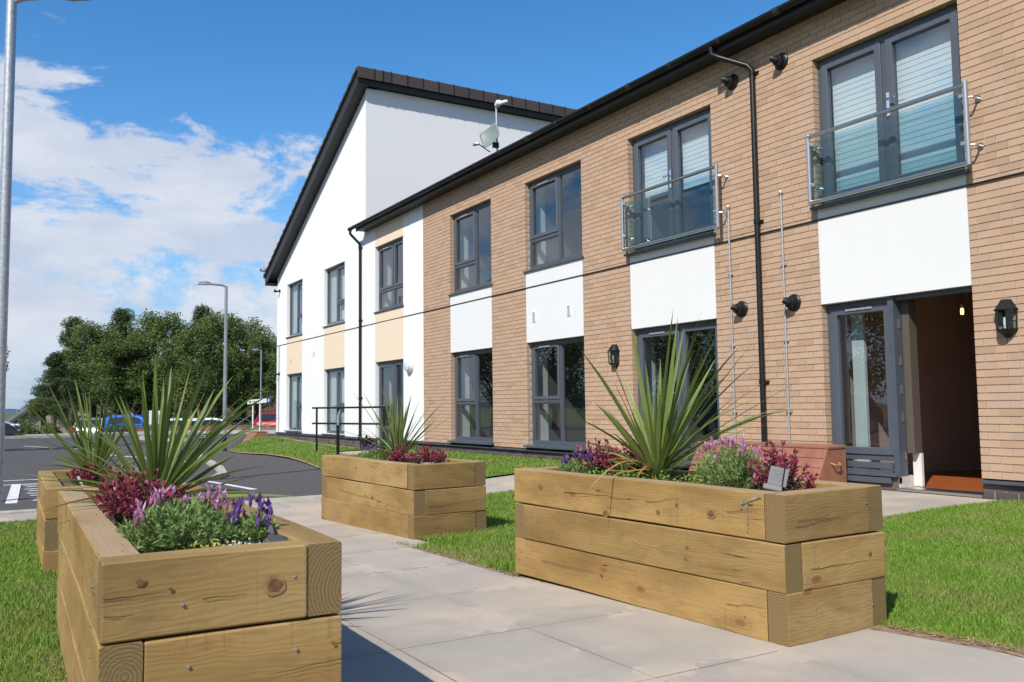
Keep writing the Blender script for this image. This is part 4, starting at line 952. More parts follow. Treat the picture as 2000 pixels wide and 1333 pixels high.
# ------------------------------------------------------------------ planters
BOLT = None
def sleeper(parent, L_, Hh, T, loc, rot):
    """beam with its length along local x, outer faces toward -y; slightly uneven, arrised edges"""
    n = max(3, int(L_ / .12)); b = .005; prof = [(-T / 2 + b, -Hh / 2), (T / 2 - b, -Hh / 2), (T / 2, -Hh / 2 + b), (T / 2, Hh / 2 - b), (T / 2 - b, Hh / 2), (-T / 2 + b, Hh / 2), (-T / 2, Hh / 2 - b), (-T / 2, -Hh / 2 + b)]
    vs, fs = [], []; ph = random.uniform(0, 9); bow = random.uniform(-.003, .003)
    st = [(-L_ / 2, .985)] + [(-L_ / 2 + b, 1)] + [(-L_ / 2 + L_ * k / n, 1) for k in range(1, n)] + [(L_ / 2 - b, 1), (L_ / 2, .985)]
    for x, s_ in st:
        dy = bow * (1 - (2 * x / L_) ** 2) + .0012 * math.sin(x * 7 + ph); dz = .0012 * math.sin(x * 5 + ph * 2)
        for y, z in prof: vs.append((x, y * s_ + dy, z * s_ + dz))
    m_ = len(prof)
    for i in range(len(st) - 1):
        for k in range(m_): fs.append((i * m_ + k, i * m_ + (k + 1) % m_, (i + 1) * m_ + (k + 1) % m_, (i + 1) * m_ + k))
    fs.append(tuple(range(m_))[::-1]); fs.append(tuple((len(st) - 1) * m_ + k for k in range(m_)))
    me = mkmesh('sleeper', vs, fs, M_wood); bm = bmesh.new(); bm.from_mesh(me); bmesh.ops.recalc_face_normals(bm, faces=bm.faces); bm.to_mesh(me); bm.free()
    o = link('sleeper', me, parent); o.location = loc; o.rotation_euler = rot; return o
M_bolt = mat('zinc_screw', (.5, .5, .48), .35, .9)
def planter(key, label, cut=None):
    x, y, a, L_, Wd, z0 = PL[key]; T = .1; Hc = .2
    t = thing('timber_planter', label, 'planter', (x, y, z0), a, 'raised planters built of timber sleepers')
    # local frame: -x is the length direction, +y the width
    for c in range(3):
        zc = c * Hc + Hc / 2; hh = Hc - random.choice([.003, .004, .006, .007]) + (.012 if c == 0 else 0); j = lambda: random.uniform(-.004, .004); jr = lambda: random.uniform(-.0025, .0025)
        if c % 2 == 0:
            S_ = [((0 - T / 2), (Wd - T) / 2, Wd - T, 1), (-(L_ - T) / 2, Wd - T / 2, L_ - T, 0), (-(L_ - T / 2), (T + Wd) / 2, Wd - T, 1), (-(T + L_) / 2, T / 2, L_ - T, 0)]
        else:
            S_ = [((0 - T / 2), (Wd + T) / 2, Wd - T, 1), (-(L_ + T) / 2, Wd - T / 2, L_ - T, 0), (-(L_ - T / 2), (Wd - T) / 2, Wd - T, 1), (-(L_ - T) / 2, T / 2, L_ - T, 0)]
        for cx, cyy, ln, r_ in S_:
            sleeper(t, ln - .004, hh, T, (cx + (j() if r_ else 0), cyy + (0 if r_ else j()), zc + jr() * .5 + .001), (random.choice([0, math.pi]), jr() * .6, (math.pi / 2 if r_ else 0) + jr()))
            # screws near the ends, on the outer face
    for c in range(3):
        for (px_, py_, ax) in ((.003, .18, 'x'), (.003, Wd - .13, 'x'), (-.22, -.003, 'y'), (-L_ + .07, -.003, 'y')):
            s_ = MB(); z = c * Hc + random.uniform(.07, .13)
            if ax == 'x': s_.lathe([(.0045, -.004), (.0045, .002), (.002, .003)], 8, (px_, py_ + random.uniform(-.03, .03), z), 'x')
            else: s_.lathe([(.0045, .004), (.0045, -.002), (.002, -.003)], 8, (px_, py_, z), 'y')
            s_.build('screw', M_bolt, t)
    # soil heaped slightly towards the middle
    vs, fs = [], []; nx, ny = 26, 8
    for jj in range(ny + 1):
        for i in range(nx + 1):
            u, v = i / nx, jj / ny; xx = -T * .98 - (L_ - 1.96 * T) * u; y_ = T * .98 + (Wd - 1.96 * T) * v
            vs.append((xx, y_, .535 + .03 * math.sin(math.pi * u) ** .5 * math.sin(math.pi * v) ** .5 + random.uniform(-.008, .008)))
    for jj in range(ny):
        for i in range(nx): k = jj * (nx + 1) + i; fs.append((k, k + nx + 1, k + nx + 2, k + 1))
    me = mkmesh('soil', vs, fs, M_soil, smooth=True)
    if me.polygons[0].normal.z < 0: me.flip_normals()
    link('soil', me, t)
    MB().box(-L_ + T * 1.0 - .006, -T + .006, T - .006, T - .001, .42, .585).build('liner', M_black, t); MB().box(-L_ + T - .006, -T + .006, Wd - T + .001, Wd - T + .006, .42, .585).build('liner', M_black, t)
    return t
planter('A', 'longest timber planter on the right, nearest the open doorway')
planter('B', 'timber planter in the middle of the picture beside the paving')
planter('C', 'timber planter in the left foreground, cut by the bottom of the picture')
planter('D', 'timber planter at the left edge, behind the foreground one')

def smear():
    x, y, a, L_, Wd, z0 = PL['A']; rs = random.Random(4); m_ = MB()
    pl = [o for o in bpy.data.objects if o.name == 'timber_planter'][0]
    def blob(u, z, su, sz):
        n = 9; pts = [(-u + su * math.cos(k * 2 * math.pi / n) * rs.uniform(.6, 1.3), -.0068, z + sz * math.sin(k * 2 * math.pi / n) * rs.uniform(.6, 1.3)) for k in range(n)]; m_.add(pts, [tuple(range(n))])
    for k in range(10): blob(.115 + k * .011, .585 - k * .0042, .008, .0032)
    for k in range(9): blob(.185 + rs.uniform(-.004, .004), .55 - k * .014, .0022, .008)
    m_.build('paint_smear', noisy('grey_blue_paint_smear', [(.35, (.12, .14, .13)), (.65, (.30, .33, .27))], 60, .8), pl, fixn=False)
smear()
M_knot = mat('resin_knot', (.13, .055, .02), .6); setc(M_knot, rampc(M_knot, nz(M_knot, 45, 3), [(.35, (.10, .04, .015)), (.65, (.20, .09, .03))])); M_halo = noisy('knot_ring', [(.35, (.20, .12, .045)), (.65, (.30, .19, .08))], 40, .8); M_crack_shadow = mat('dark_split_and_leaf_shadow', (.03, .02, .01), .95)
def on_face(key, px, py, side):
    x, y, a, L_, Wd, z0 = PL[key]; u = Vector((-math.cos(a), -math.sin(a), 0)); v_ = Vector((-math.sin(a), math.cos(a), 0)); o = Vector((x, y, 0)); n = v_ if side == 'long' else u
    r = ray(px, py); t_ = (o - Vector((0, 0, H))).dot(n) / r.dot(n); p = Vector((0, 0, H)) + r * t_ - o; return (-p.dot(u), p.dot(v_), p.z - z0)
def knots(key, idx, side, lst, cracks_and_shadows=()):
    pl = [o for o in bpy.data.objects if o.name.startswith('timber_planter')][idx]; rs = random.Random(idx + len(lst))
    for px, py, r in lst:
        x, y, z = on_face(key, px, py, side)
        for rr2, m_, d_ in ((r * 1.5, M_halo, .0045), (r, M_knot, .0055)):
            k_ = MB(); n = 14; pts = []
            for i in range(n):
                t_ = i * 2 * math.pi / n; q = rr2 * rs.uniform(.88, 1.1); pts.append((x + q * 1.15 * math.cos(t_), -d_, z + q * .85 * math.sin(t_)) if side == 'long' else (d_, y + q * 1.1 * math.cos(t_), z + q * .9 * math.sin(t_)))
            k_.add(pts, [tuple(range(n))]).build('knot', m_, pl, fixn=False)
    for pts in cracks_and_shadows:
        P = [on_face(key, px, py, side) for px, py in pts]; k_ = MB(); V = []
        for i, (x, y, z) in enumerate(P):
            w = .0011 * (1 - i / len(P)) + .0002; z += rs.uniform(-.0006, .0006)
            V += [(x, -.0052, z - w), (x, -.0052, z + w)] if side == 'long' else [(.0052, y, z - w), (.0052, y, z + w)]
        k_.add(V, [(2 * i, 2 * i + 2, 2 * i + 3, 2 * i + 1) for i in range(len(P) - 1)]).build('split_and_leaf_shadow', M_crack_shadow, pl, fixn=False)  # lines along the grain are splits, upright ones are leaf shadows painted on
lin = lambda a, b, n=7, w=2.0: [(a[0] + (b[0] - a[0]) * i / n, a[1] + (b[1] - a[1]) * i / n + (random.uniform(-w, w) if 0 < i < n else 0)) for i in range(n + 1)]
knots('C', 2, 'short', [(272, 1136, .008), (536, 1143, .019), (332, 1150, .004), (650, 1256, .004)], [lin((201, 1172), (330, 1156)), lin((202, 1206), (262, 1201)), lin((675, 1284), (520, 1318)), lin((396, 1170), (480, 1160), 5), lin((372, 1092), (372, 1128), 4, .5)])  # last, upright line: thin leaf shadow painted on the face
knots('A', 0, 'long', [(1390, 1004, .017), (1184, 1003, .015), (1056, 951, .012), (1341, 1092, .008), (1343, 1070, .007), (1286, 1000, .008), (1322, 986, .006), (1158, 1054, .006), (1080, 1040, .006), (1175, 1123, .006), (1208, 1081, .005)], [lin((1103, 962), (1250, 976)), lin((1262, 980), (1330, 974)), lin((1420, 1000), (1500, 994)), lin((1060, 1094), (1180, 1122)), lin((1420, 1180), (1496, 1186)), lin((1256, 941), (1258, 1002), 4, .4)])  # the final upright line is a drooping leaf's shadow, drawn dark
knots('A', 0, 'short', [(1698, 1082, .009)], [lin((1552, 1030), (1720, 992)), lin((1582, 1112), (1720, 1092)), lin((1556, 1020), (1640, 1010))])
knots('B', 1, 'long', [(695, 914, .008), (727, 972, .010)], [lin((660, 955), (800, 998)), lin((718, 898), (718, 920), 3, .2)])
knots('B', 1, 'short', [], [lin((838, 990), (950, 974)), lin((830, 930), (900, 926))])
def loc(key, u, v, z=.555):
    """point in a planter: u metres along from the near corner, v across"""
    x, y, a, L_, Wd, z0 = PL[key]; return Vector((x - math.cos(a) * u - math.sin(a) * v, y - math.sin(a) * u + math.cos(a) * v, z0 + z))

# ------------------------------------------------------------------ plants
def blade(b, tip, w, bendup, seg=11, twist=0.0, droop=0.0):
    b, tip = Vector(b), Vector(tip); d = tip - b; L_ = d.length
    c = b + d * .5 + Vector((0, 0, bendup * L_)); vs, fs = [], []
    for i in range(seg + 1):
        t = i / seg; p = b * (1 - t) ** 2 + c * 2 * t * (1 - t) + tip * t * t
        p.z -= droop * L_ * max(0, t - .6) ** 2 * 4
        tg = ((c - b) * (1 - t) + (tip - c) * t).normalized()
        s_ = tg.cross(Vector((0, 0, 1)));
        if s_.length < .15: s_ = Vector((math.cos(b.x * 50 + tip.y * 30), math.sin(b.x * 50 + tip.y * 30), 0))
        s_.normalize(); nrm = s_.cross(tg).normalized(); a = twist * (1 if i else 1) ; s2 = s_ * math.cos(a) + nrm * math.sin(a); n2 = nrm * math.cos(a) - s_ * math.sin(a)
        ww = w * (.55 + .45 * min(1, t / .3)) * (1 - max(0, (t - .35) / .65) ** 2.4) if i < seg else .0006
        vs += [p - s2 * ww / 2 + n2 * ww * .13, p, p + s2 * ww / 2 + n2 * ww * .13]
    for i in range(seg):
        k = i * 3; fs += [(k, k + 1, k + 4, k + 3), (k + 1, k + 2, k + 5, k + 4)]
    return vs, fs
def cordyline(label, base, tips, dist, nrand, Lr, wbase, seed, dead=(), depth=.28, elr=(12, 84)):
    rs = random.Random(seed); t = thing('cordyline', label, 'cordyline', base)
    stem = MB().tube([(0, 0, -.04), (0, 0, .03), (0, 0, .10)], [.03, .028, .016], 10); stem.build('stem', noisy('cordyline_stem', [(.3, (.20, .10, .03)), (.7, (.34, .22, .07))], 30, .8), t)
    cam_o = Vector((0, 0, H)); bd = (base - cam_o)
    hd = Vector((bd.x, bd.y, 0)); R0 = hd.length; hd.normalize()
    def leaf(tip, w, bu, m, tw=0, dr=0, rb=.014):
        h_ = Vector((tip.x, tip.y, 0)); h_ = h_.normalized() if h_.length > .01 else Vector((1, 0, 0))
        vs, fs = blade(h_ * rb + Vector((0, 0, rs.uniform(.0, .07))), tip, w, bu, twist=tw, droop=dr); link('leaf', mkmesh('leaf', vs, fs, m, smooth=True), t)
    for px, py in tips:
        v = ray(px, py); dz = rs.uniform(-depth, depth)
        hv = Vector((v.x, v.y, 0)); k = (R0 + dz) / max(.2, hv.dot(hd)); tip = cam_o + v * k - base
        # leaves have a fairly constant length; pull the depth so that no blade is a stub
        leaf(tip, wbase * rs.uniform(.8, 1.15), rs.uniform(.02, .17) * min(1, Vector((tip.x, tip.y, 0)).length / .4), M_cord, rs.uniform(-.7, .7), 0)
    for k in range(nrand):
        az = rs.uniform(0, 2 * math.pi); el = math.radians(rs.uniform(*elr)); L_ = Lr * rs.uniform(.6, 1.0) * (.75 + .25 * math.sin(el))
        tip = Vector((math.cos(az) * math.cos(el), math.sin(az) * math.cos(el), math.sin(el))) * L_
        leaf(tip, wbase * rs.uniform(.7, 1.05), rs.uniform(.02, .10), M_cdead if (k % 13 == 5 and el < .6) else M_cord, rs.uniform(-.7, .7), rs.uniform(0, .05) + (.12 if k % 9 == 4 else 0))
    for (px, py, dd, bu) in dead:
        v = ray(px, py); hv = Vector((v.x, v.y, 0)); k = (R0 + dd) / max(.2, hv.dot(hd)); leaf(cam_o + v * k - base, wbase * .45, bu, M_cdead, .3, 0)
    return t
A_t = [(1315, 603), (1324, 616), (1336, 640), (1372, 605), (1366, 640), (1378, 642), (1401, 623), (1401, 655), (1400, 697), (1390, 700), (1447, 676), (1470, 670), (1478, 708), (1536, 726), (1559, 746), (1560, 786), (1558, 799), (1512, 800), (1466, 827), (1550, 861), (1135, 686), (1169, 650), (1183, 667), (1169, 793), (1161, 786), (1231, 630), (1239, 649), (1195, 844), (1239, 816), (1377, 843), (1407, 843), (1290, 700), (1300, 720), (1345, 660), (1352, 690), (1260, 705), (1215, 730), (1425, 730), (1440, 770), (1385, 760), (1280, 760), (1500, 830), (1480, 780)]
bA = loc('A', 1.13, .36, .565)
cordyline('tallest spiky green cordyline, in the right-hand planter below the black flues', bA, A_t, 0, 40, .62, .024, 1, elr=(8, 70),
          dead=[(1147, 962, -.5, .30), (1239, 948, -.25, .45), (1180, 901, -.2, .2), (1401, 888, -.1, .25), (1215, 880, .1, .25), (1430, 940, .0, .35)])
B_t = [(684, 760), (707, 763), (725, 773), (745, 753), (756, 753), (776, 771), (787, 768), (804, 771), (822, 778), (852, 778), (865, 788), (875, 796), (897, 805), (850, 822), (650, 837), (685, 829), (870, 850), (765, 765), (730, 800), (840, 800), (812, 800), (795, 790)]
bB = loc('B', .98, .34, .565)
cordyline('cordyline in the middle planter, its spikes in front of the white wall', bB, B_t, 0, 34, .50, .021, 2, depth=.2)
C_t = [(303, 691), (332, 703), (335, 715), (344, 710), (373, 716), (408, 709), (406, 752), (419, 760), (456, 734), (488, 761), (536, 747), (530, 770), (566, 809), (538, 825), (520, 910), (508, 928), (471, 920), (276, 742), (278, 725), (233, 770), (173, 750), (174, 805), (83, 798), (38, 825), (33, 850), (24, 925), (43, 938), (73, 1042), (114, 959), (585, 971), (320, 740), (350, 745), (360, 765), (300, 760), (180, 955), (165, 985), (440, 810), (390, 790)]
bC = loc('C', 1.42, .31, .565)
cordyline('large cordyline with broad arching spikes in the left foreground planter', bC, C_t, 0, 46, .62, .023, 3, depth=.22, elr=(4, 58))
D_t = [(90, 743), (109, 742), (129, 748), (146, 740), (158, 743), (217, 739), (175, 768), (85, 765), (38, 783), (42, 778), (275, 772), (238, 780), (235, 792), (280, 790), (150, 760), (135, 765), (165, 760), (60, 800), (52, 850), (200, 765), (190, 790)]
bD = loc('D', .72, .33, .565)
cordyline('cordyline at the far left, in the planter behind the foreground one', bD, D_t, 0, 56, .64, .022, 4, depth=.25, elr=(6, 70))

def tri_leaves(P, Dn, L_, Wd, rs):
    """diamond leaves: P base points, Dn directions"""
    n = len(P); up_ = rs.normal(size=(n, 3)); s_ = np.cross(Dn, up_); s_ /= np.linalg.norm(s_, axis=1, keepdims=True) + 1e-9
    V = np.zeros((n, 4, 3)); V[:, 0] = P; V[:, 1] = P + Dn * L_[:, None] * .5 + s_ * Wd[:, None]; V[:, 2] = P + Dn * L_[:, None]; V[:, 3] = P + Dn * L_[:, None] * .5 - s_ * Wd[:, None]
    i0 = np.arange(n) * 4; return V.reshape(-1, 3), np.stack([i0, i0 + 1, i0 + 2, i0 + 3], 1)
def unit(a): return a / (np.linalg.norm(a, axis=-1, keepdims=True) + 1e-9)
flower_mesh = {}
def lavender(label, base, r, h, nst, nfl, cols, seed, group=None, ry=1.0):
    rs = np.random.RandomState(seed); t = thing('lavender', label, 'lavender', base, group=group)
    st = []; 
    a = rs.uniform(0, 2 * np.pi, nst); q = np.sqrt(rs.uniform(0, 1, nst)); 
    tip = np.stack([np.cos(a) * q * r, np.sin(a) * q * r * ry, h * (1 - .55 * q ** 2.2) * rs.uniform(.8, 1.05, nst)], 1); root = tip * np.array([.35, .35, 0])
    P, Dn, L_ = [], [], []
    for i in range(nst):
        k = 15
        for j in range(k):
            tt = .12 + .88 * (j + rs.rand()) / k; p = root[i] * (1 - tt) + tip[i] * tt; p[:2] += (tip[i, :2] - root[i, :2]) * .25 * math.sin(math.pi * tt)
            d = unit(tip[i] - root[i]); o = unit(rs.normal(size=3)); o[2] = abs(o[2]) * .6; dd = unit(d * .75 + o * .8)
            for _ in range(2): P.append(p + rs.normal(size=3) * .003); Dn.append(unit(dd + rs.normal(size=3) * .45)); L_.append(rs.uniform(.018, .034))
    P, Dn, L_ = np.array(P), np.array(Dn), np.array(L_); V, F_ = tri_leaves(P, Dn, L_, L_ * .075 + .0008, rs)
    link('foliage', mkmesh('foliage', V, F_, M_lav), t, kind='stuff')
    key = cols[0].name
    if key not in flower_mesh:
        out = []
        for vv in range(3):
            f = MB(); f.lathe([(.0015, -.004), (.0052, .002), (.0062, .010), (.0055, .019), (.002, .025)], 7)
            f.cm = 1
            for k in range(7):
                az = k * .9 + rs.uniform(-.5, .5); e = rs.uniform(.15, 1.0); L2 = rs.uniform(.016, .032); u = Vector((math.cos(az) * e, math.sin(az) * e, 1)).normalized(); s_ = Vector((-math.sin(az), math.cos(az), 0)); b0 = Vector((0, 0, .012 + .002 * k)); sw_ = rs.uniform(.0035, .0065)
                f.add([b0, b0 + u * L2 * .45 + s_ * sw_, b0 + u * L2 + Vector((0, 0, .002)), b0 + u * L2 * .6 - s_ * sw_], [(0, 1, 2, 3)])
            out.append(mkmesh('flower', f.v, f.f, [cols[1], cols[0]], mi=f.m))
        flower_mesh[key] = out
    stm = MB()
    for k in range(nfl):
        a_ = rs.uniform(0, 2 * math.pi); q_ = math.sqrt(rs.uniform(.02, 1)) * .95; x, y = math.cos(a_) * q_ * r, math.sin(a_) * q_ * r * ry; z = h * (1 - .5 * q_ ** 2.2) + rs.uniform(.0, .03)
        o = link('flower', flower_mesh[key][k % 3], t); o.location = (x, y, z); o.rotation_euler = (rs.uniform(-.35, .35), rs.uniform(-.35, .35), rs.uniform(0, 6)); s_ = rs.uniform(.75, 1.15); o.scale = (s_, s_, s_)
        stm.tube([(x * .8, y * .8, z - .07), (x, y, z)], .0014, 4, cap=False)
    stm.build('flower_stems', M_lav, t, kind='stuff', fixn=False)
PK, PU = (M_pink, M_pinkc), (M_purp, M_purpc)
lavender('big bushy lavender with pale pink flowers in the left foreground planter', loc('C', .42, .25), .165, .135, 180, 20, PK, 11)
lavender('lavender with deep purple flowers beside the black stones', loc('C', .38, .45), .085, .088, 60, 17, PU, 12, ry=.8)
lavender('rounded pink lavender next to the slate plant tag', loc('A', .58, .33), .18, .21, 170, 42, PK, 13)
lavender('low purple lavender near the left end of the longest planter', loc('A', 1.72, .30), .13, .085, 70, 20, PU, 14)
lavender('tiny purple lavender at the far end of the middle planter', loc('B', 1.55, .33), .12, .09, 50, 14, PU, 15)
lavender('small pink lavender half hidden behind the leftmost planter shrubs', loc('D', .22, .47), .10, .13, 50, 8, PK, 16)
def redshrub(label, base, r, h, nst, seed, rx=1.0, ry=1.0):
    rs = np.random.RandomState(seed); t = thing('red_shrub', label, 'shrub', base, group='crimson leaved shrubs in the planters')
    P, Dn, L_, Pl, Dl, Ll = [], [], [], [], [], []; stm = MB()
    for i in range(nst):
        a = rs.uniform(0, 2 * np.pi); q = math.sqrt(rs.rand()); tip = np.array([math.cos(a) * q * r * rx, math.sin(a) * q * r * ry, h * (1 - .5 * q * q) * rs.uniform(.65, 1.1)]); root = tip * np.array([.45, .45, 0])
        stm.tube([root, (root + tip) / 2 + np.array([0, 0, .01]), tip], .0022, 5, cap=False); d = unit(tip - root)
        nw = 9
        for j in range(nw):
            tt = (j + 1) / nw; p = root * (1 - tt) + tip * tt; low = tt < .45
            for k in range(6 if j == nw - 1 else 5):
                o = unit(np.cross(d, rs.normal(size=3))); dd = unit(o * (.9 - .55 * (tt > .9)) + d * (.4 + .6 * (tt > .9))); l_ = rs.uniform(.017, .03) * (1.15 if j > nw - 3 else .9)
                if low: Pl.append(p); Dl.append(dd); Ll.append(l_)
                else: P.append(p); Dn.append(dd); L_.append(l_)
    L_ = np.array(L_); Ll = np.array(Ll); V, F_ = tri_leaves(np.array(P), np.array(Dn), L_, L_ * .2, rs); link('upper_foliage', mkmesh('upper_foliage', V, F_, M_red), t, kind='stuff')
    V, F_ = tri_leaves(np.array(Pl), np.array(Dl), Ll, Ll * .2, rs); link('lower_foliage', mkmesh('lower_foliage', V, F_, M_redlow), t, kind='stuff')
    stm.build('stems', M_stem, t, fixn=False, kind='stuff')
redshrub('crimson shrub behind the slate tag at the near end of the longest planter', loc('A', .32, .36), .155, .215, 34, 21)
redshrub('single tiny crimson sprig in the near corner of the longest planter', loc('A', .17, .40), .03, .07, 3, 27)
redshrub('tall crimson shrub at the left end of the longest planter', loc('A', 1.70, .42), .19, .185, 44, 22)
redshrub('crimson shrub just left of the tallest cordyline', loc('A', 1.42, .44), .16, .18, 38, 23)
redshrub('sparse crimson shoots between the pink lavender and the slate tag', loc('A', .44, .48), .07, .22, 7, 28)
redshrub('wide crimson shrub at the near end of the middle planter', loc('B', .42, .36), .20, .16, 42, 24, 1.2, .8)
redshrub('crimson shrub at the foot of the middle cordyline', loc('B', .80, .30), .13, .15, 26, 29)
redshrub('dense low crimson shrub in the left foreground planter behind the lavender', loc('C', .98, .20), .20, .19, 56, 25, 1.2, .7)
redshrub('crimson shrub at the far end of the left foreground planter', loc('C', 1.85, .26), .18, .14, 46, 30, 1.3, .7)
redshrub('crimson shrub in the leftmost planter below its cordyline', loc('D', .55, .30), .20, .15, 50, 26, 1.3, .75)
def weeds(label, key, u0, u1, v0, v1, n, seed, lr=(.008, .02), hh=.05):
    rs = np.random.RandomState(seed); u = rs.uniform(u0, u1, n); v = rs.uniform(v0, v1, n); x, y, a, L_, Wd, z0 = PL[key]
    cl_ = .5 + .5 * np.sin(u * 23 + seed) * np.cos(v * 31); P = np.stack([x - math.cos(a) * u - math.sin(a) * v, y - math.sin(a) * u + math.cos(a) * v, z0 + .545 + rs.uniform(0, 1, n) * hh * (.3 + cl_)], 1)
    Dn = unit(rs.normal(size=(n, 3)) * np.array([1, 1, .5])); L2 = rs.uniform(*lr, n); V, F_ = tri_leaves(P, Dn, L2, L2 * .42, rs); link('ground_cover', mkmesh('ground_cover', V, F_, M_weed), kind='stuff', label=label, cat='weeds')
weeds('bright green weeds around the foot of the tallest cordyline', 'A', .72, 1.6, .10, .5, 1800, 31, hh=.06)
weeds('leafy weeds at the left end of the longest planter', 'A', 1.6, 1.88, .11, .4, 300, 32, hh=.03)
weeds('pale green leafy weeds in the middle planter', 'B', 1.0, 1.5, .11, .5, 900, 33, hh=.09)
weeds('green weeds along the left rim of the foreground planter', 'C', .35, 1.0, .10, .2, 420, 34, hh=.03)
weeds('weeds in the leftmost planter', 'D', .12, .6, .11, .3, 500, 35, hh=.03)
weeds('weeds behind the foreground cordyline', 'C', 1.5, 2.2, .1, .5, 500, 36, hh=.04)
# broad nettle-like plant beside the tallest cordyline
def broadleaf(label, base, n, seed, s=.045, spread=.09, hh=.12):
    rs = random.Random(seed); t = thing('broadleaf_weed', label, 'weed', base)
    for k in range(n):
        az = rs.uniform(0, 6.28); q = rs.uniform(.1, 1) * spread; p = Vector((math.cos(az) * q, math.sin(az) * q, rs.uniform(.2, 1) * hh)); d = Vector((math.cos(az), math.sin(az), rs.uniform(-.1, .5))).normalized(); sd = d.cross(Vector((0, 0, 1))).normalized(); L_ = s * rs.uniform(.7, 1.2); u = sd.cross(d)
        vs = [p, p + d * L_ * .3 + sd * L_ * .36 + u * L_ * .08, p + d * L_ * .7 + sd * L_ * .28 + u * L_ * .08, p + d * L_, p + d * L_ * .7 - sd * L_ * .28 + u * L_ * .08, p + d * L_ * .3 - sd * L_ * .36 + u * L_ * .08, p + d * L_ * .5]
        link('leaf', mkmesh('leaf', vs, [(0, 1, 2, 6), (6, 2, 3), (0, 6, 4, 5), (6, 3, 4)], M_weed, smooth=True), t)
    st = MB()
    for k in range(4): st.tube([(0, 0, -.02), (rs.uniform(-.03, .03), rs.uniform(-.03, .03), hh * .9)], .002, 5)
    st.build('stems', M_weed, t)
broadleaf('clump of broad bright leaves at the left foot of the tallest cordyline', loc('A', 1.27, .24), 26, 41)
broadleaf('bushy green broad leaved plant left of the middle cordyline', loc('B', 1.22, .33), 46, 42, .04, .11, .13)
# yellow and white flowers at the rim, black stones
M_yel = leafmat('yellow_moss_flower', [(0, (.35, .30, .04)), (1, (.55, .48, .08))], .2); M_wfl = leafmat('white_alyssum_flower', [(0, (.6, .6, .55)), (1, (.8, .8, .78))], .2)
rs = np.random.RandomState(5)
for nm, lb, cu, cv, m_, nn_, r_ in (('yellow_sedum', 'small clump of yellow sedum on the rim of the foreground planter', .165, .31, M_yel, 300, .035), ('white_alyssum', 'tiny white flowers at the front rim of the foreground planter', .14, .35, M_wfl, 260, .035), ('white_alyssum', 'tiny white flowers at the near end of the middle planter', .2, .22, M_wfl, 200, .04)):
    kk_ = 'B' if 'middle' in lb else 'C'
    b = loc(kk_, cu, cv, .56); P = rs.normal(size=(nn_, 3)) * np.array([r_ * .5, r_ * .8, .008]) + np.array([0, 0, .022]); L2 = rs.uniform(.005, .010, nn_); V, F_ = tri_leaves(P, unit(rs.normal(size=(nn_, 3)) + np.array([0, 0, .7])), L2, L2 * .4, rs)
    o = link(nm, mkmesh(nm, V, F_, m_), label=lb, cat='flowers', kind='stuff'); o.location = b
def rock(lb, b, s, seed, m_):
    bm = bmesh.new(); bmesh.ops.create_icosphere(bm, subdivisions=3, radius=1); rs = random.Random(seed); k = [Vector((rs.uniform(-1, 1), rs.uniform(-1, 1), rs.uniform(-1, 1))).normalized() for _ in range(9)]
    for v in bm.verts:
        for q in k:
            d = v.co.dot(q)
            if d > .72: v.co -= q * (d - .72)
    for v in bm.verts: v.co = Vector((v.co.x * s[0], v.co.y * s[1], v.co.z * s[2]))
    me = bpy.data.meshes.new('stone'); bm.to_mesh(me); bm.free(); me.materials.append(m_); o = link('stone', me, label=lb, cat='stone'); o.location = b; o.rotation_euler = (0, 0, seed)
M_stone = noisy('dark_slate_stone', [(.3, (.03, .033, .036)), (.7, (.08, .085, .09))], 20, .7, (50, .5, .004))
rock('black stone in the near right corner of the foreground planter', loc('C', .20, .475, .575), (.045, .035, .028), 1, M_stone)
rock('smaller upright grey stone behind the black one', loc('C', .30, .485, .585), (.02, .022, .035), 3, M_stone)
# slate plant tag
def tag_sign():
    c = atY(1520, 932, loc('A', .46, .16).y); t = thing('plant_tag', 'grey plastic plant tag with printed care text leaning among the red shrub', 'plant tag', c, math.radians(38))
    Mt = mat('grey_tag_plastic', (.105, .11, .11), .6); Mi = mat('tag_print', (.06, .06, .07), .6)
    p = MB().box(-.045, .045, -.0015, .0015, -.045, .05).build('tag_plate', Mt, t, bevel=.001)
    tl = -.30
    def txt(s, x, z, size, m_=Mi):
        cu = bpy.data.curves.new('lettering', 'FONT'); cu.body = s; cu.size = size; cu.align_x = 'CENTER'; cu.extrude = 0.0002
        ob = bpy.data.objects.new('lettering', cu); COL.objects.link(ob); dg = bpy.context.evaluated_depsgraph_get(); me = bpy.data.meshes.new_from_object(ob.evaluated_get(dg)); bpy.data.objects.remove(ob); bpy.data.curves.remove(cu)
        me.name = 'lettering'; me.materials.clear(); me.materials.append(m_); o = link('lettering', me, p); o.location = (x, -.0018, z); o.rotation_euler = (math.pi / 2, 0, 0)
    txt('MAGIC', -.012, .022, .017)
    MB().tube([(-.022, -.002, .016), (-.008, -.002, .010), (.006, -.002, .011), (.017, -.002, .019)], .0009, 5).build('printed_arc', Mi, p)
    for k in range(6): MB().box(-.038 + k * .011, -.032 + k * .011, -.0021, -.0016, -.006, -.002).build('printed_symbol', Mi, p)
    for k in range(6): MB().box(-.038 + k * .011, -.032 + k * .011, -.0021, -.0016, -.018, -.014).build('printed_symbol', Mi, p)
    MB().tube([(.022, -.004, .052), (.024, -.004, 0), (.028, -.004, -.06)], .0035, 6).build('tag_stake', M_black, t)
    MB().box(-.06, .03, -.012, .012, -.075, -.047).build('tag_foot', mat('tag_foot_grey', (.16, .16, .155), .7), t, bevel=.004)
    t.rotation_euler = (math.radians(-22), math.radians(12), math.radians(38)); t.scale = (.86, .86, .86)
tag_sign()
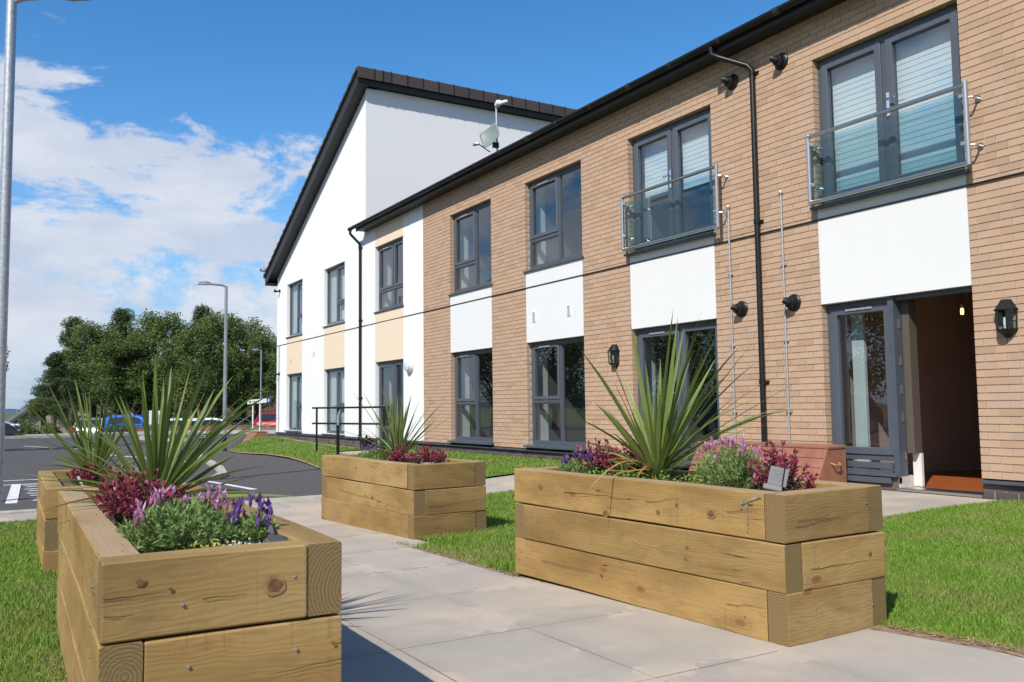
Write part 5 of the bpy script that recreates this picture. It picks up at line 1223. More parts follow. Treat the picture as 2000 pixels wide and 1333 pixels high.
c = loc('D', .28, .22, .60); t = thing('plant_tag', 'white plant tag leaning in the leftmost planter', 'plant tag', c, .9)
MB().box(-.008, .008, -.001, .001, -.06, .05).build('tag_plate', M_wplastic, t, bevel=.0005); t.rotation_euler = (.1, -.45, 1.2)

# ------------------------------------------------------------------ chests, handrail
def chest(lb, x0, x1, y0, y1, z0, z1, boards=4):
    t = thing('storage_chest', lb, 'chest', ((x0 + x1) / 2, y1, z0)); w = (x1 - x0) / 2; d = y1 - y0; h = z1 - z0
    for k in range(boards):
        za, zb = h * k / boards + .002, h * (k + 1) / boards - .002; f = lambda z: -d + (d * .42) * z / h
        MB().prism([(f(za), za), (f(zb), zb), (-.01, zb), (-.01, za)], 'x', -w + .02, w - .02).build('board', M_brown, t, bevel=.003)
    lid = MB().prism([(-d * .60, h), (-d * .60, h + .025), (0, h + .035), (0, h)], 'x', -w - .01, w + .01).build('lid', M_brown, t, bevel=.004)
    for s_ in (-1, 1):
        MB().prism([(-d, .0), (-d * .58, h), (-.0, h), (0, 0)], 'x', s_ * w - (.018 if s_ > 0 else 0), s_ * w + (0 if s_ > 0 else .018)).build('end_panel', M_brown, t)
        MB().tube([(s_ * w, -d * .5, h * .62), (s_ * (w + .045), -d * .48, h * .58), (s_ * (w + .05), -d * .38, h * .56), (s_ * (w + .04), -d * .28, h * .58), (s_ * w, -d * .25, h * .62)], .010, 8).build('rope_handle', M_rope, t, smooth=True)
chest('long brown storage chest with rope handles under the conduits behind the longest planter', -8.45, -6.42, 7.62, 8.12, .05, .46)
chest('small brown sloping chest at the foot of the white gable corner', -30.2, -29.25, 7.35, 7.95, -.14, .20, 2)
def handrail():
    t = thing('handrail', 'black tubular handrail beside the ramp to the white wing', 'handrail', (-21.2, 7.0, 0)); o = Vector((-21.2, 7.0, 0))
    p = []
    zt, zm = .985, .60
    A0 = Vector((-21.4, 6.95, 0)); A1 = Vector((-18.55, 7.78, 0))
    rail = lambda z: [A0 + Vector((0, 0, z)) - o, A1 + Vector((0, 0, z)) - o]
    a, b = A0 - o, A1 - o; d = (b - a).normalized()
    loop = [a + Vector((0, 0, zt)), b + Vector((0, 0, zt)), b + d * .09 + Vector((0, 0, zt - .04)), b + d * .12 + Vector((0, 0, zt - .13)), b + d * .12 + Vector((0, 0, zm + .13)), b + d * .09 + Vector((0, 0, zm + .04)), b + Vector((0, 0, zm)), a + Vector((0, 0, zm))]
    MB().tube(loop, .024, 10).build('rail', M_black, t, smooth=True)
    for f_ in (.06, .36, .95):
        q = a + (b - a) * f_; MB().tube([q + Vector((0, 0, zg(-21, 7) - .05)), q + Vector((0, 0, zt))], .026, 10).build('post', M_black, t, smooth=True)
    # nearer side of the ramp: its end turned towards the viewer
    c0 = atX(658, 797, -20.4) - o; c1 = a + Vector((-.1, .1, 0))
    return t
handrail()
t = thing('handrail', 'second black handrail post with pale grip nearer the grass', 'handrail', (-17.9, 6.05, zg(-17.9, 6.05)))
b_ = atX(660, 858, -17.9); t.location = (b_.x, b_.y, zg(b_.x, b_.y))
MB().tube([(0, 0, -.05), (0, 0, .72)], .036, 10).build('post', M_black, t, smooth=True); MB().tube([(0, 0, .72), (-.005, 0, .8), (.0, .01, .93), (.03, .03, 1.02)], [.02, .028, .026, .018], 8).build('grip', M_galv, t, smooth=True)
# small black gulley box at the foot of the left downpipe
t = thing('meter_box', 'black box at the foot of the downpipe by the ramp', 'box', (-20.7, D - .12, 0)); MB().box(-.18, .18, -.08, .08, -.05, .22).build('box_body', M_black, t, bevel=.01); MB().tube([(.12, -.02, .2), (.12, -.02, .3)], .03, 8).build('box_spout', M_black, t)

# ------------------------------------------------------------------ street furniture
M_lamp = noisy('grey_painted_steel', [(.3, (.20, .235, .26)), (.7, (.27, .30, .33))], 6, .45, metal=.2)
def lamp(lb, base, h, r0, r1, arm, head, black=.0, m_=None, group='grey street lamps'):
    t = thing('street_lamp', lb, 'street lamp', base, group=group); m_ = m_ or M_lamp
    MB().tube([(0, 0, -.2), (0, 0, h * .25), (0, 0, h)], [r0, r0 * .92, r1], 12).build('column', m_, t, smooth=True)
    if black: MB().tube([(0, 0, -.1), (0, 0, black)], r0 * 1.12, 12).build('column_base', M_black, t, smooth=True)
    a = Vector(arm); MB().tube([(0, 0, h - .02), a * .25 + Vector((0, 0, h + .03)), a + Vector((0, 0, h + .05))], r1 * .75, 8).build('arm', m_, t, smooth=True)
    p = a + Vector((0, 0, h + .05)); d = Vector((a.x, a.y, 0)).normalized(); s_ = Vector((-d.y, d.x, 0)); hw = head * .22
    vs = []
    for (u, w_, z0, z1) in ((-.15, .5, -.02, .05), (.2, 1, -.035, .07), (.75, .95, -.03, .05), (1, .5, -.01, .02)):
        q = p + d * (u * head); vs += [q - s_ * hw * w_ + Vector((0, 0, z0)), q + s_ * hw * w_ + Vector((0, 0, z0)), q + s_ * hw * w_ * .8 + Vector((0, 0, z1)), q - s_ * hw * w_ * .8 + Vector((0, 0, z1))]
    fs = [(0, 1, 2, 3), (15, 14, 13, 12)] + [(i * 4 + k, i * 4 + (k + 1) % 4, (i + 1) * 4 + (k + 1) % 4, (i + 1) * 4 + k) for i in range(3) for k in range(4)]
    m2 = MB().add(vs, fs); m2.build('lamp_head', m_, t, smooth=False)
    return t
def dirpt(px, py, dist, z=None):
    v = ray(px, py); k = dist / math.hypot(v.x, v.y); return Vector((v.x * k, v.y * k, v.z * k + H))
q = dirpt(3, 640, 13.0); q.z = -.17
top_ = dirpt(30, 2, 13.0)
lamp('tall galvanised lamp post at the left edge of the picture', q, top_.z + .17, .075, .062, (.35, .55, 0), .5, m_=M_galv)
q = dirpt(438, 878, 25.8); q.z = -.17; lamp('grey lamp post standing at the near corner of the grass bank', q, dirpt(441, 556, 25.8).z + .12, .058, .042, (-.1, -.46, .0), .36, .45)
q = dirpt(509, 840, 44); q.z = -.19; lamp('thin pale lamp post beyond the white building corner', q, dirpt(512, 686, 44).z + .19, .05, .04, (0, -.15, 0), .3)
q = dirpt(165, 830, 85); q.z = -2.5; lamp('distant lamp post in front of the trees at left', q, dirpt(168, 741, 85).z + 2.5, .09, .07, (0, -1.0, 0), .9)
q = dirpt(34, 810, 150); q.z = -3; lamp('distant lamp post over the grey roof', q, dirpt(35, 800, 150).z + 3, .12, .10, (0, -1.4, 0), 1.2)
q = dirpt(9, 810, 160); q.z = -3; lamp('very small distant lamp post left of the roof', q, dirpt(9, 803, 160).z + 3, .13, .10, (0, -1.4, 0), 1.2)
q = dirpt(217, 830, 55); q.z = -.3; lamp('thin light pole before the trees above the blue car', q, dirpt(218, 782, 55).z + .3, .05, .04, (0, .1, 0), .2)
# direction sign on two posts, with a blue square at its right end
t = thing('direction_sign', 'white direction sign with a blue square on two thin posts by the lamp', 'sign', dirpt(500, 840, 41)); t.location.z = -.3
b0 = t.location.copy(); sA, sB = dirpt(483, 786, 41) - b0, dirpt(529, 782, 41) - b0; dv = (sB - sA); 
def board(a, b, hgt, m_, nm, par, thick=.03, off=0):
    a, b = Vector(a), Vector(b); n = Vector((b.y - a.y, a.x - b.x, 0)).normalized() * -1; n = n if n.x > 0 else -n; u = Vector((0, 0, hgt / 2)); a = a + n * off; b = b + n * off
    return MB().add([a - u, b - u, b + u, a + u, a - u + n * thick, b - u + n * thick, b + u + n * thick, a + u + n * thick], [(0, 3, 2, 1), (4, 5, 6, 7), (0, 1, 5, 4), (1, 2, 6, 5), (2, 3, 7, 6), (3, 0, 4, 7)]).build(nm, m_, par)
bdw = board(sA, sA + dv * .82, .19, M_wplastic, 'sign_board', t); board(sA + dv * .825, sB, .19, mat('blue_sign', (.02, .10, .42), .5), 'blue_panel', t)
board(sA + dv * .08, sA + dv * .15, .09, M_black, 'printed_mark', bdw, .004, .031); board(sA + dv * .2, sA + dv * .5, .05, mat('grey_print', (.25, .27, .3), .6), 'printed_mark', bdw, .004, .031); board(sA + dv * .88, sA + dv * .92, .12, M_wplastic, 'printed_mark', bdw, .004, .035)
for f_ in (.25, .55): q = sA + dv * f_; MB().tube([(q.x - .03, q.y, -.1), (q.x - .03, q.y, q.z + .1)], .035, 8).build('post', M_wplastic, t)
t = thing('notice_board', 'white notice board standing behind the low brick wall by the blue car', 'sign', dirpt(305, 835, 49)); t.location.z = -.1
b0 = t.location.copy(); a_, c_ = dirpt(291, 816, 49) - b0, dirpt(318, 816, 49) - b0; board(a_, c_, .72, M_wplastic, 'sign_board', t); board(a_ + (c_ - a_) * .45, a_ + (c_ - a_) * .9, .3, mat('pale_blue_print', (.35, .45, .55), .6), 'printed_panel', t, .005, .032)
for f_ in (.1, .9): q = a_ + (c_ - a_) * f_; MB().tube([(q.x - .03, q.y, -.3), (q.x - .03, q.y, q.z)], .04, 8).build('post', M_galv, t)

# far kerb line, low brick wall, island
kr = MB(); pts = [(-45.3, -6), (-44.6, .4), (-44.8, 3.5), (-45.3, 6.0), (-44.6, 9.0), (-42.2, 11.2), (-40, 13.5), (-36, 22)]
for i, (a, b) in enumerate(zip(pts, pts[1:])):
    d = Vector((b[0] - a[0], b[1] - a[1])).normalized(); n = Vector((d.y, -d.x)); n = n if n.x > 0 else -n
    A, B = Vector(a), Vector(b); w_ = .45
    kr = MB().add([(A.x, A.y, -.25), (B.x, B.y, -.25), (B.x - n.x * w_ * 3, B.y - n.y * w_ * 3, -.25), (A.x - n.x * w_ * 3, A.y - n.y * w_ * 3, -.25), (A.x, A.y, -.07), (B.x, B.y, -.07), (B.x - n.x * w_ * 3, B.y - n.y * w_ * 3, -.05), (A.x - n.x * w_ * 3, A.y - n.y * w_ * 3, -.05)],
                  [(0, 1, 2, 3), (4, 5, 6, 7), (0, 1, 5, 4), (1, 2, 6, 5), (2, 3, 7, 6), (3, 0, 4, 7)]).build('kerb', M_kerb, path)
isl = MB(); n = 24; top = [(-37.5 + 3.2 * math.cos(k * 2 * math.pi / n) * 1.0, 6.4 + 1.25 * math.sin(k * 2 * math.pi / n)) for k in range(n)]; isl.prism(top, 'z', -.25, -.08); isl.build('traffic_island', M_kerb, path)
isl2 = MB(); isl2.prism([(-37.5 + 2.9 * math.cos(k * 2 * math.pi / n), 6.4 + 1.05 * math.sin(k * 2 * math.pi / n)) for k in range(n)], 'z', -.08, -.07); isl2.build('island_surface', M_asph, path)
# kerbed corner of the car park near the white line
kp = [(-22.5, 4.35), (-19.2, 3.95), (-17.3, 3.72), (-15.6, 3.42), (-14.9, 3.12)]
for a, b in zip(kp, kp[1:]):
    A, B = Vector(a), Vector(b); d = (B - A).normalized(); n_ = Vector((-d.y, d.x)); n_ = n_ if n_.y > 0 else -n_
    MB().add([(A.x, A.y, -.25), (B.x, B.y, -.25), (B.x + n_.x * .14, B.y + n_.y * .14, -.25), (A.x + n_.x * .14, A.y + n_.y * .14, -.25), (A.x, A.y, -.10), (B.x, B.y, -.12), (B.x + n_.x * .14, B.y + n_.y * .14, -.12), (A.x + n_.x * .14, A.y + n_.y * .14, -.10)],
             [(0, 1, 2, 3), (4, 5, 6, 7), (0, 1, 5, 4), (1, 2, 6, 5), (2, 3, 7, 6), (3, 0, 4, 7)]).build('kerb', M_kerb, path)
def lowwall(nm, lb, pts, z0, z1, th, m_):
    mb = MB()
    for a, b in zip(pts, pts[1:]):
        A, B = Vector(a), Vector(b); d = (B - A).normalized(); n_ = Vector((-d.y, d.x)) * th
        mb.add([(A.x, A.y, z0), (B.x, B.y, z0), (B.x + n_.x, B.y + n_.y, z0), (A.x + n_.x, A.y + n_.y, z0), (A.x, A.y, z1), (B.x, B.y, z1), (B.x + n_.x, B.y + n_.y, z1), (A.x + n_.x, A.y + n_.y, z1)], [(0, 1, 2, 3), (4, 5, 6, 7), (0, 1, 5, 4), (1, 2, 6, 5), (2, 3, 7, 6), (3, 0, 4, 7)])
    t = thing(nm, lb, 'wall'); mb.build('brickwork', m_, t); cp_ = MB()
    for a, b in zip(pts, pts[1:]):
        A, B = Vector(a), Vector(b); d = (B - A).normalized(); n_ = Vector((-d.y, d.x)); A2, B2 = A - n_ * .02, B - n_ * .02; n_ = n_ * (th + .04)
        cp_.add([(A2.x, A2.y, z1 + .002), (B2.x, B2.y, z1 + .002), (B2.x + n_.x, B2.y + n_.y, z1 + .002), (A2.x + n_.x, A2.y + n_.y, z1 + .002), (A2.x, A2.y, z1 + .05), (B2.x, B2.y, z1 + .05), (B2.x + n_.x, B2.y + n_.y, z1 + .05), (A2.x + n_.x, A2.y + n_.y, z1 + .05)], [(0, 1, 2, 3), (4, 5, 6, 7), (0, 1, 5, 4), (1, 2, 6, 5), (2, 3, 7, 6), (3, 0, 4, 7)])
    cp_.build('coping', m_, t)
lowwall('retaining_wall', 'low brown brick retaining wall in front of the trees and parked cars', [(-47.2, 5.9), (-46.6, 9), (-44.6, 11.6), (-42.5, 14.0)], -.3, .12, .25, M_rbrick)
lowwall('garden_wall', 'higher brown brick wall behind the red car', [(-62, 10.5), (-58, 22)], -1, .45, .3, M_rbrick)
# bed behind the retaining wall
link('planting_bed', mkmesh('planting_bed', [(-47.3, 5.5, .05), (-46.8, 9.1, .05), (-44.7, 11.8, .05), (-42.4, 15, .05), (-46, 17, -.3), (-49, 13, -.5), (-50, 9, -.5), (-50, 5.5, -.4)], [(0, 1, 2, 3, 4, 5, 6, 7)], noisy('rough_grass_bed', [(.3, (.03, .045, .012)), (.7, (.08, .09, .03))], 2, .95)), kind='structure')

# ------------------------------------------------------------------ cars
def carmat(n, c, metal=.0): 
    m = mat(n, c, .28, metal); m.node_tree.nodes['Principled BSDF'].inputs['Coat Weight'].default_value = .6; return m
M_cglass = mat('dark_car_glass', (.02, .025, .03), .05); M_tyre = mat('tyre_rubber', (.015, .015, .015), .8); M_rim = mat('alloy_rim', (.4, .4, .42), .3, .8); M_tail = mat('red_tail_lamp', (.5, .01, .01), .2); M_headl = mat('head_lamp', (.7, .7, .72), .1)
def car(lb, pos, rot, paint, kind='hatch'):
    t = thing('parked_car', lb, 'car', pos, rot, 'parked cars'); L_ = 4.2; Wd = .86
    body = [(-2.1, .30), (-2.1, .62), (-2.04, .92), (-1.95, 1.0), (.75, .96), (1.55, .84), (2.0, .68), (2.1, .5), (2.1, .3), (1.65, .24), (-1.7, .24)]
    cab = [(-1.98, 1.0), (-1.72, 1.36), (-1.45, 1.46), (-.2, 1.48), (.3, 1.38), (.98, .96)] if kind != 'sedan' else [(-1.5, .98), (-.95, 1.36), (-.6, 1.42), (.0, 1.42), (.35, 1.34), (1.0, .94)]
    def loft(prof, ws, nm, m_):
        vs, fs = [], []; n = len(prof)
        secs = [(-1, .90), (-.93, 1.0), (.93, 1.0), (1, .90)]
        for s_, k in secs:
            for x, z in prof:
                cxx, cz = 0, .6; vs.append((cxx + (x - cxx) * (1 if abs(s_) < .95 else .97), s_ * ws(z), cz + (z - cz) * (1 if abs(s_) < .95 else .93)))
        for i in range(3):
            for k in range(n): fs.append((i * n + k, i * n + (k + 1) % n, (i + 1) * n + (k + 1) % n, (i + 1) * n + k))
        fs.append(tuple(range(n))[::-1]); fs.append(tuple(3 * n + k for k in range(n)))
        return MB().add(vs, fs).build(nm, m_, t, smooth=True)
    loft(body, lambda z: Wd, 'body', paint)
    loft(cab, lambda z: Wd * (1 - max(0, z - .95) * .42), 'cabin', paint)
    # side glass, windscreen and rear window
    for s_ in (-1, 1):
        g = []
        src = [(-1.62, 1.02), (-1.45, 1.32), (-.25, 1.38), (.2, 1.3), (.72, 1.0)] if kind != 'sedan' else [(-1.2, 1.0), (-.85, 1.28), (0, 1.33), (.3, 1.26), (.75, .99)]
        for yo_ in (0, .012): g += [(x, s_ * (Wd * (1 - max(0, z - .95) * .42) + yo_), z) for x, z in src]
        n = len(src); MB().add(g, [tuple(range(n)), tuple(range(n, 2 * n))] + [(i, (i + 1) % n, n + (i + 1) % n, n + i) for i in range(n)]).build('side_window', M_cglass, t)
    a0, a1 = cab[-1], cab[-2]; MB().add([(a0[0] + .01, -.72, a0[1] + .02), (a0[0] + .01, .72, a0[1] + .02), (a1[0] + .02, .62, a1[1] - .01), (a1[0] + .02, -.62, a1[1] - .01), (a0[0] - .05, -.72, a0[1]), (a0[0] - .05, .72, a0[1])], [(0, 1, 2, 3), (4, 3, 2, 5)]).build('windscreen', M_cglass, t)
    a0, a1 = cab[0], cab[1]; MB().add([(a0[0] - .012, -.68, a0[1] + .04), (a0[0] - .012, .68, a0[1] + .04), (a1[0] - .012, .6, a1[1] + .02), (a1[0] - .012, -.6, a1[1] + .02)], [(0, 1, 2, 3)]).build('rear_window', M_cglass, t)
    for x in (-1.3, 1.3):
        for s_ in (-1, 1):
            w_ = MB().lathe([(.31, -.1), (.33, -.07), (.33, .07), (.31, .1)], 20, (x, s_ * (Wd - .08), .33), 'y').build('wheel', M_tyre, t, smooth=True); MB().lathe([(.2, -.11), (.2, .11)], 14, (x, s_ * (Wd - .08), .33), 'y').build('rim', M_rim, w_)
    for s_ in (-1, 1):
        MB().box(-2.12, -1.98, s_ * .74 - .09, s_ * .74 + .09, .66, .98).build('tail_lamp', M_tail, t, bevel=.02); MB().box(1.86, 2.06, s_ * .66 - .12, s_ * .66 + .12, .58, .74).build('headlight', M_headl, t, bevel=.03)
        MB().box(.5, .68, s_ * (Wd + .08) - .07, s_ * (Wd + .08) + .07, .98, 1.12).build('wing_mirror', paint, t, bevel=.02)
    MB().box(-2.125, -2.10, -.26, .26, .48, .59).build('number_plate', mat('yellow_plate', (.65, .45, .03), .5), t); MB().box(2.10, 2.125, -.26, .26, .42, .53).build('number_plate', M_wplastic, t)
P_blue = carmat('blue_car_paint', (.02, .12, .42), .1); P_white = carmat('white_car_paint', (.72, .72, .72)); P_red = carmat('red_car_paint', (.36, .008, .02)); P_silver = carmat('silver_car_paint', (.45, .46, .48), .5); P_dark = carmat('dark_car_paint', (.02, .025, .03))
def put(lb, px, dist, z, rot, paint, kind='hatch'): q = dirpt(px, 830, dist); car(lb, (q.x, q.y, z), rot, paint, kind)
put('blue hatchback parked behind the low brick wall, rear to the left', 280, 51, -.70, math.radians(48), P_blue)
put('silver car just left of the blue hatchback', 204, 53, -.85, math.radians(150), P_silver)
put('white car right of the white notice board', 356, 53, -.95, math.radians(85), P_white)
put('white car between the tree trunks left of the lamp post', 424, 53, -.95, math.radians(80), P_white)
put('white car partly hidden by the lamp post at the bank', 466, 58, -.95, math.radians(88), P_white, 'sedan')
put('red car behind the corner of the white gable building', 553, 51, -.66, math.radians(140), P_red)
put('dark car at the far left behind the lamp post', -68, 46, -.3, math.radians(80), P_dark)

# ------------------------------------------------------------------ trees
def canopy(kind, seed, R, Ht, nl):
    rs = np.random.RandomState(seed)
    if kind == 'pine':
        nb = 60; az = rs.uniform(0, 2 * np.pi, nb); zz = rs.uniform(.12, 1, nb) ** .9; rad = R * (1.05 - zz * .95) * rs.uniform(.45, 1.1, nb); cc = np.stack([np.cos(az) * rad * .8, np.sin(az) * rad * .8, Ht * zz], 1); sz = R * rs.uniform(.14, .28, nb)
        cc = np.vstack([cc, [[0, 0, Ht * 1.0], [.15, .1, Ht * .93], [-.2, 0, Ht * .86]]]); sz = np.append(sz, [R * .12, R * .18, R * .25])
    else:
        nb = 85; az = rs.uniform(0, 2 * np.pi, nb); zz = rs.uniform(.05, 1, nb); rad = R * np.sqrt(np.clip(1 - ((zz - .42) / .62) ** 2, .03, 1)) * rs.uniform(.35, 1.05, nb); cc = np.stack([np.cos(az) * rad, np.sin(az) * rad, Ht * zz], 1); sz = R * rs.uniform(.12, .30, nb)
    k = rs.choice(len(cc), nl, p=sz ** 2 / (sz ** 2).sum()); u = unit(rs.normal(size=(nl, 3))) * (rs.uniform(0, 1, nl) ** .45)[:, None]
    P = cc[k] + u * sz[k][:, None] * np.array([1, 1, .75 if kind == 'pine' else 1.6])
    Dn = unit(rs.normal(size=(nl, 3)) + np.array([0, 0, .3 if kind == 'pine' else -.9])); L_ = rs.uniform(.075, .18, nl) * (1.0 if kind == 'pine' else .9); V, F_ = tri_leaves(P, Dn, L_ * (1 if kind == 'pine' else 1.35), L_ * (.16 if kind == 'pine' else .26), rs)
    return mkmesh('foliage', V, F_, M_pine if kind == 'pine' else M_birch), cc, sz
CAN = {}
def tree(lb, pos, kind, R, Ht, clear, seed, nl=17000, variant=0, group='trees beyond the car park'):
    key = (kind, variant)
    if key not in CAN: CAN[key] = canopy(kind, 50 + variant + (10 if kind == 'pine' else 0), 2.0, 5.5, nl)
    me, cc, sz = CAN[key]; t = thing('pine_tree' if kind == 'pine' else 'birch_tree', lb, 'tree', pos, seed * 1.3, group)
    o = link('crown', me, t, kind='stuff'); o.location = (0, 0, clear); o.scale = (R / 2.0, R / 2.0, Ht / 5.5)
    tr = MB(); rs = random.Random(seed); bend = rs.uniform(-.2, .2)
    tr.tube([(0, 0, -.6), (.02, 0, clear * .6), (bend * .6, bend * .3, clear + Ht * .35), (bend, bend * .5, clear + Ht * .75), (bend * .8, bend * .4, clear + Ht * .95)], [.2, .15, .11, .06, .02], 9)
    for i in rs.sample(range(len(cc)), 14):
        c = Vector((cc[i][0] * R / 2, cc[i][1] * R / 2, cc[i][2] * Ht / 5.5 + clear)); s0 = Vector((bend * .5, bend * .25, max(clear * .8, c.z - Ht * .16 - .3))); tr.tube([s0, (s0 + c) / 2 + Vector((0, 0, .1)), c], [.055, .035, .01], 6)
    tr.build('trunk', M_trunk, t, smooth=True)
TL = [  # px centre, px top, distance, kind, radius, label
    (86, 775, 53, 'birch', .95, 'small round tree at the left end of the tree belt', .1),
    (108, 690, 55, 'pine', 1.7, 'ragged dark pine, second tree from the left', .2),
    (145, 625, 62, 'pine', 2.3, 'tall ragged pine with open spiky top near the left end', .3),
    (188, 640, 57, 'birch', 2.2, 'broad birch between the two tallest pines', .4),
    (238, 608, 63, 'pine', 2.6, 'dark pine forming the left peak of the tree belt', .5),
    (225, 672, 56, 'birch', 2.4, 'paler birch in front of the left peak pine', .6),
    (275, 650, 58, 'birch', 2.3, 'birch right of the left peak pine', .7),
    (320, 622, 58, 'birch', 2.5, 'rounded birch in the centre of the tree belt', .8),
    (352, 642, 66, 'pine', 2.2, 'dark pine filling the dip in the middle of the tree belt', .9),
    (398, 603, 62, 'pine', 2.7, 'dark pine forming the right peak of the tree belt', 1.0),
    (382, 640, 55, 'birch', 2.3, 'birch left of the corner lamp post', 1.1),
    (432, 622, 56, 'birch', 2.4, 'birch directly behind the corner lamp post', 1.2),
    (478, 628, 58, 'birch', 2.6, 'birch with drooping branches right of the lamp post', 1.3),
    (505, 660, 56, 'birch', 1.9, 'rightmost birch, next to the white gable', 1.4)]
for i, (px, py, dist, kind, R, lb, sd) in enumerate(TL):
    tp = dirpt(px, py, dist); b = Vector((tp.x, tp.y, -.2)); cl_ = 1.5 if i not in (0, 1) else 1.0; tree(lb, b, kind, R, tp.z + .2 - cl_ - .1, cl_, i + 1, variant=i % 2)
# second row hides the gaps low down
for i, (px, py, dist) in enumerate([(130, 720, 72), (200, 700, 74), (265, 690, 73), (335, 690, 74), (405, 690, 72), (460, 690, 73), (100, 760, 66)]):
    tp = dirpt(px, py, dist); tree(['dark evergreen at the back left of the tree belt', 'back row evergreen behind the left peak', 'back row evergreen left of the middle', 'back row evergreen in the middle', 'back row evergreen behind the right peak', 'back row evergreen behind the lamp post', 'low dark evergreen at the far left of the back row'][i], (tp.x, tp.y, -.6), 'pine', 3.0, tp.z + .2, .3, 30 + i, variant=i % 2)
def bush(lb, pos, r, h, m_, seed, n=2500, ls=.10):
    rs = np.random.RandomState(seed); P = unit(rs.normal(size=(n, 3))) * (rs.rand(n) ** .4)[:, None]; P[:, 2] = np.abs(P[:, 2]); bumps = 1 + .22 * np.sin(P[:, 0] * 7 + seed) * np.cos(P[:, 1] * 6) + .15 * np.sin(P[:, 2] * 9 + P[:, 0] * 4); P = P * bumps[:, None] * np.array([r, r, h]); L_ = rs.uniform(.6, 1.4, n) * ls; V, F_ = tri_leaves(P, unit(rs.normal(size=(n, 3))), L_, L_ * .3, rs)
    t = thing('bush', lb, 'bush', pos); link('foliage', mkmesh('foliage', V, F_, m_), t, kind='stuff'); MB().tube([(0, 0, -.2), (0, 0, h * .6)], [.06, .03], 7).build('stem', M_trunk, t)
q = dirpt(56, 838, 48); bush('round green bush before the pale gable wall at far left', (q.x, q.y, -.45), .62, 1.0, M_birch, 3)
q = dirpt(100, 840, 52); bush('lighter bush to the right of the round one at far left', (q.x, q.y, -.4), .55, .75, leafmat('light_bush_leaf', [(0, (.10, .16, .03)), (1, (.17, .24, .06))]), 4)
q = dirpt(96, 850, 50); bush('low dark bush at the foot of the pale wall', (q.x, q.y, -.5), .7, .4, M_pine, 5)
q = dirpt(520, 818, 64); bush('green hedge over the brown wall behind the red car', (q.x, q.y, .2), 1.6, .75, M_birch, 6)
for k_, (px, w_) in enumerate(((475, 1.3), (440, 1.2), (330, 1.1), (395, 1.0), (250, .9))):
    q = dirpt(px, 838, 48.5); bush(['low shrub at the right end of the raised bed', 'low shrub below the lamp post birch', 'low shrub right of the notice board', 'low shrub between the white cars', 'low shrub in front of the blue car'][k_], (q.x - 1.2, q.y, -.02), w_, .28, M_pine, 60 + k_, 1200, .08)
q = dirpt(-50, 700, 30); tree('tree at the extreme left, only its twig ends showing', (q.x, q.y, -.2), 'pine', 1.25, 5.4, .6, 77, variant=1)

# far houses
def house(lb, x, y0, y1, z0, ze, zr, depth, mw, mr):
    t = thing('house', lb, 'house', (x, (y0 + y1) / 2, z0)); h = ze - z0; r_ = zr - z0; w = (y1 - y0) / 2
    MB().prism([(-w, 0), (w, 0), (w, h), (0, r_), (-w, h)], 'x', -depth, 0).build('wall', mw, t)
    o = .35; s_ = (r_ - h) / w
    for sg in (-1, 1):
        MB().prism([(sg * (w + o), h - o * s_), (0, r_), (0, r_ + .18), (sg * (w + o), h - o * s_ + .18)], 'x', -depth - .3, .3).build('roof', mr, t)
    return t
M_harl = noisy('pale_harling', [(.3, (.33, .28, .24)), (.7, (.42, .36, .31))], 3, .95); M_groof = noisy('grey_roof', [(.3, (.07, .07, .075)), (.7, (.12, .12, .125))], 4, .8)
a_ = atX(3, 836, -56); b_ = atX(55, 801, -56); sl_ = (b_.z - a_.z) / (b_.y - a_.y)
yr_ = atX(78, 798, -56).y; y0h = a_.y - 2.2; house('low pale gabled house with grey roof beyond the car park at far left', -56, y0h, 2 * yr_ - y0h, -3, a_.z - .1 - 2.2 * sl_, a_.z - .1 + (yr_ - a_.y) * sl_, 9, M_harl, M_groof)
h_ = house('red brick house glimpsed between the tree trunks', -84, 16.5, 27, -1.5, 1.6, 4.3, 8, M_rbrick, noisy('red_roof', [(.3, (.25, .07, .05)), (.7, (.33, .11, .08))], 4, .8))
house('pale cottage behind the trees with brown roof', -78, 4.5, 13.5, -1.5, 1.0, 3.2, 8, M_harl, M_groof)
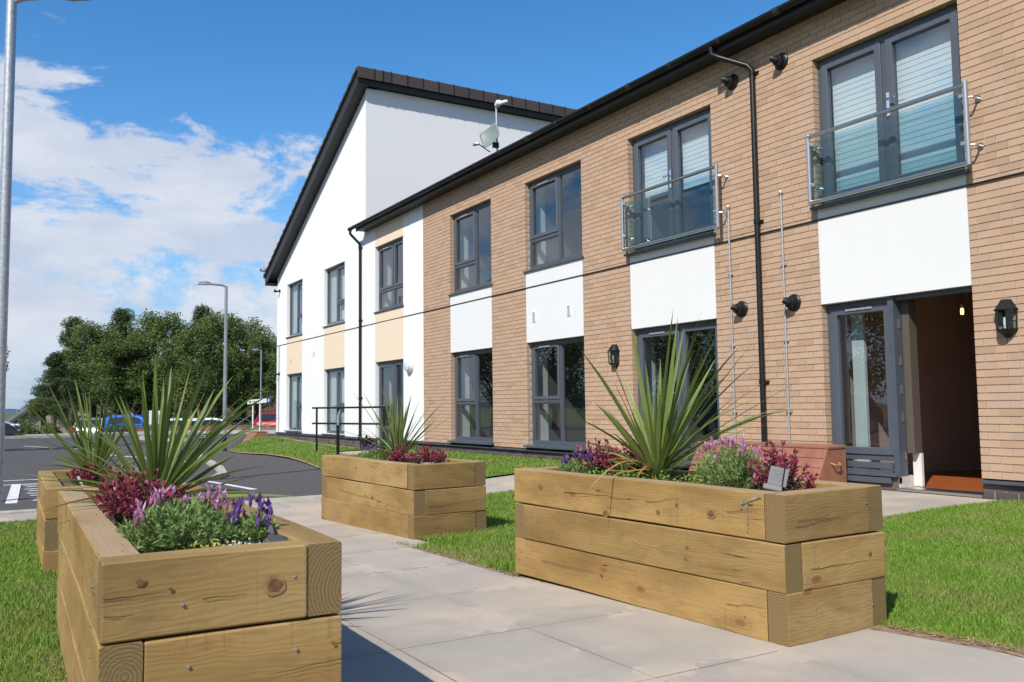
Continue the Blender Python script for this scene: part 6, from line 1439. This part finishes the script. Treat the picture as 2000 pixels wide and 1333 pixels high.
# hills on the horizon, distance haze put into their blue colour
hv, hf = [], []; nh = 60
for i in range(nh + 1):
    a = math.radians(-40 + 80 * i / nh); x, y = -4200 * math.cos(a), 4200 * math.sin(a); u = i / nh
    hh_ = 28 + 22 * math.sin(i * .35 + .6) + 10 * math.sin(i * 1.1) ; hv += [(x, y, -30), (x, y, max(6, hh_)), (x * 1.15, y * 1.15, -30)]
for i in range(nh): k = i * 3; hf += [(k, k + 3, k + 4, k + 1), (k + 1, k + 4, k + 5, k + 2)]
link('hills', mkmesh('hills', hv, hf, noisy('hills_hazed_blue', [(.3, (.10, .17, .30)), (.7, (.13, .21, .35))], .002, 1)), kind='structure')

# ------------------------------------------------------------------ what the windows mirror: the other side of the lawn
for i, (x, y, R, h) in enumerate([(-34, -13, 3.0, 8), (-27, -17, 3.2, 9), (-20.5, -19, 3.0, 8.5), (-14, -21, 3.3, 9), (-3, -24, 3.4, 7), (4, -22, 3.2, 7.5), (-40, -10, 3, 7)]):
    tree(['tree across the car park mirrored in the far windows', 'tall tree across the lawn, second mirrored', 'tree across the lawn, third mirrored', 'tree across the lawn, fourth mirrored', 'tree behind the viewer beside the house', 'rightmost tree behind the viewer', 'last tree of the row behind the viewer'][i], (x, y, -.3), 'birch', R, h - 1.2, 1.2, 60 + i, variant=i % 2, group='trees on the far side of the lawn')
house('house across the lawn behind the viewer with a grey tiled roof', -8, -30, -20, -.3, 2.5, 5.0, 14, M_harl, M_groof)
for i, (x, y) in enumerate(((-21, -9), (-26, -8.5))): car(['dark car parked across the lawn, mirrored in the low window', 'second dark car parked across the lawn'][i], (x, y, -.18), math.radians(85), P_dark)
# lit bulb hanging in the open room
t = thing('pendant_bulb', 'lit bulb hanging from the ceiling inside the open doorway', 'light bulb', (0, 0, 0)); bp_ = atY(1879, 607, 10.3); t.location = bp_
MB().tube([(0, 0, .07), (0, 0, 2.4 - bp_.z)], .004, 6).build('cord', M_black, t); MB().tube([(0, 0, .03), (0, 0, .08)], .02, 10).build('bulb_holder', M_skirt, t)
Mb = mat('lit_bulb', (1, .8, .4), .5); pb = Mb.node_tree.nodes['Principled BSDF']; pb.inputs['Emission Color'].default_value = (1, .72, .28, 1); pb.inputs['Emission Strength'].default_value = 2.2
MB().tube([(0, 0, .03), (0, 0, .0), (0, 0, -.05)], [.014, .022, .018], 10).build('bulb', Mb, t, smooth=True)
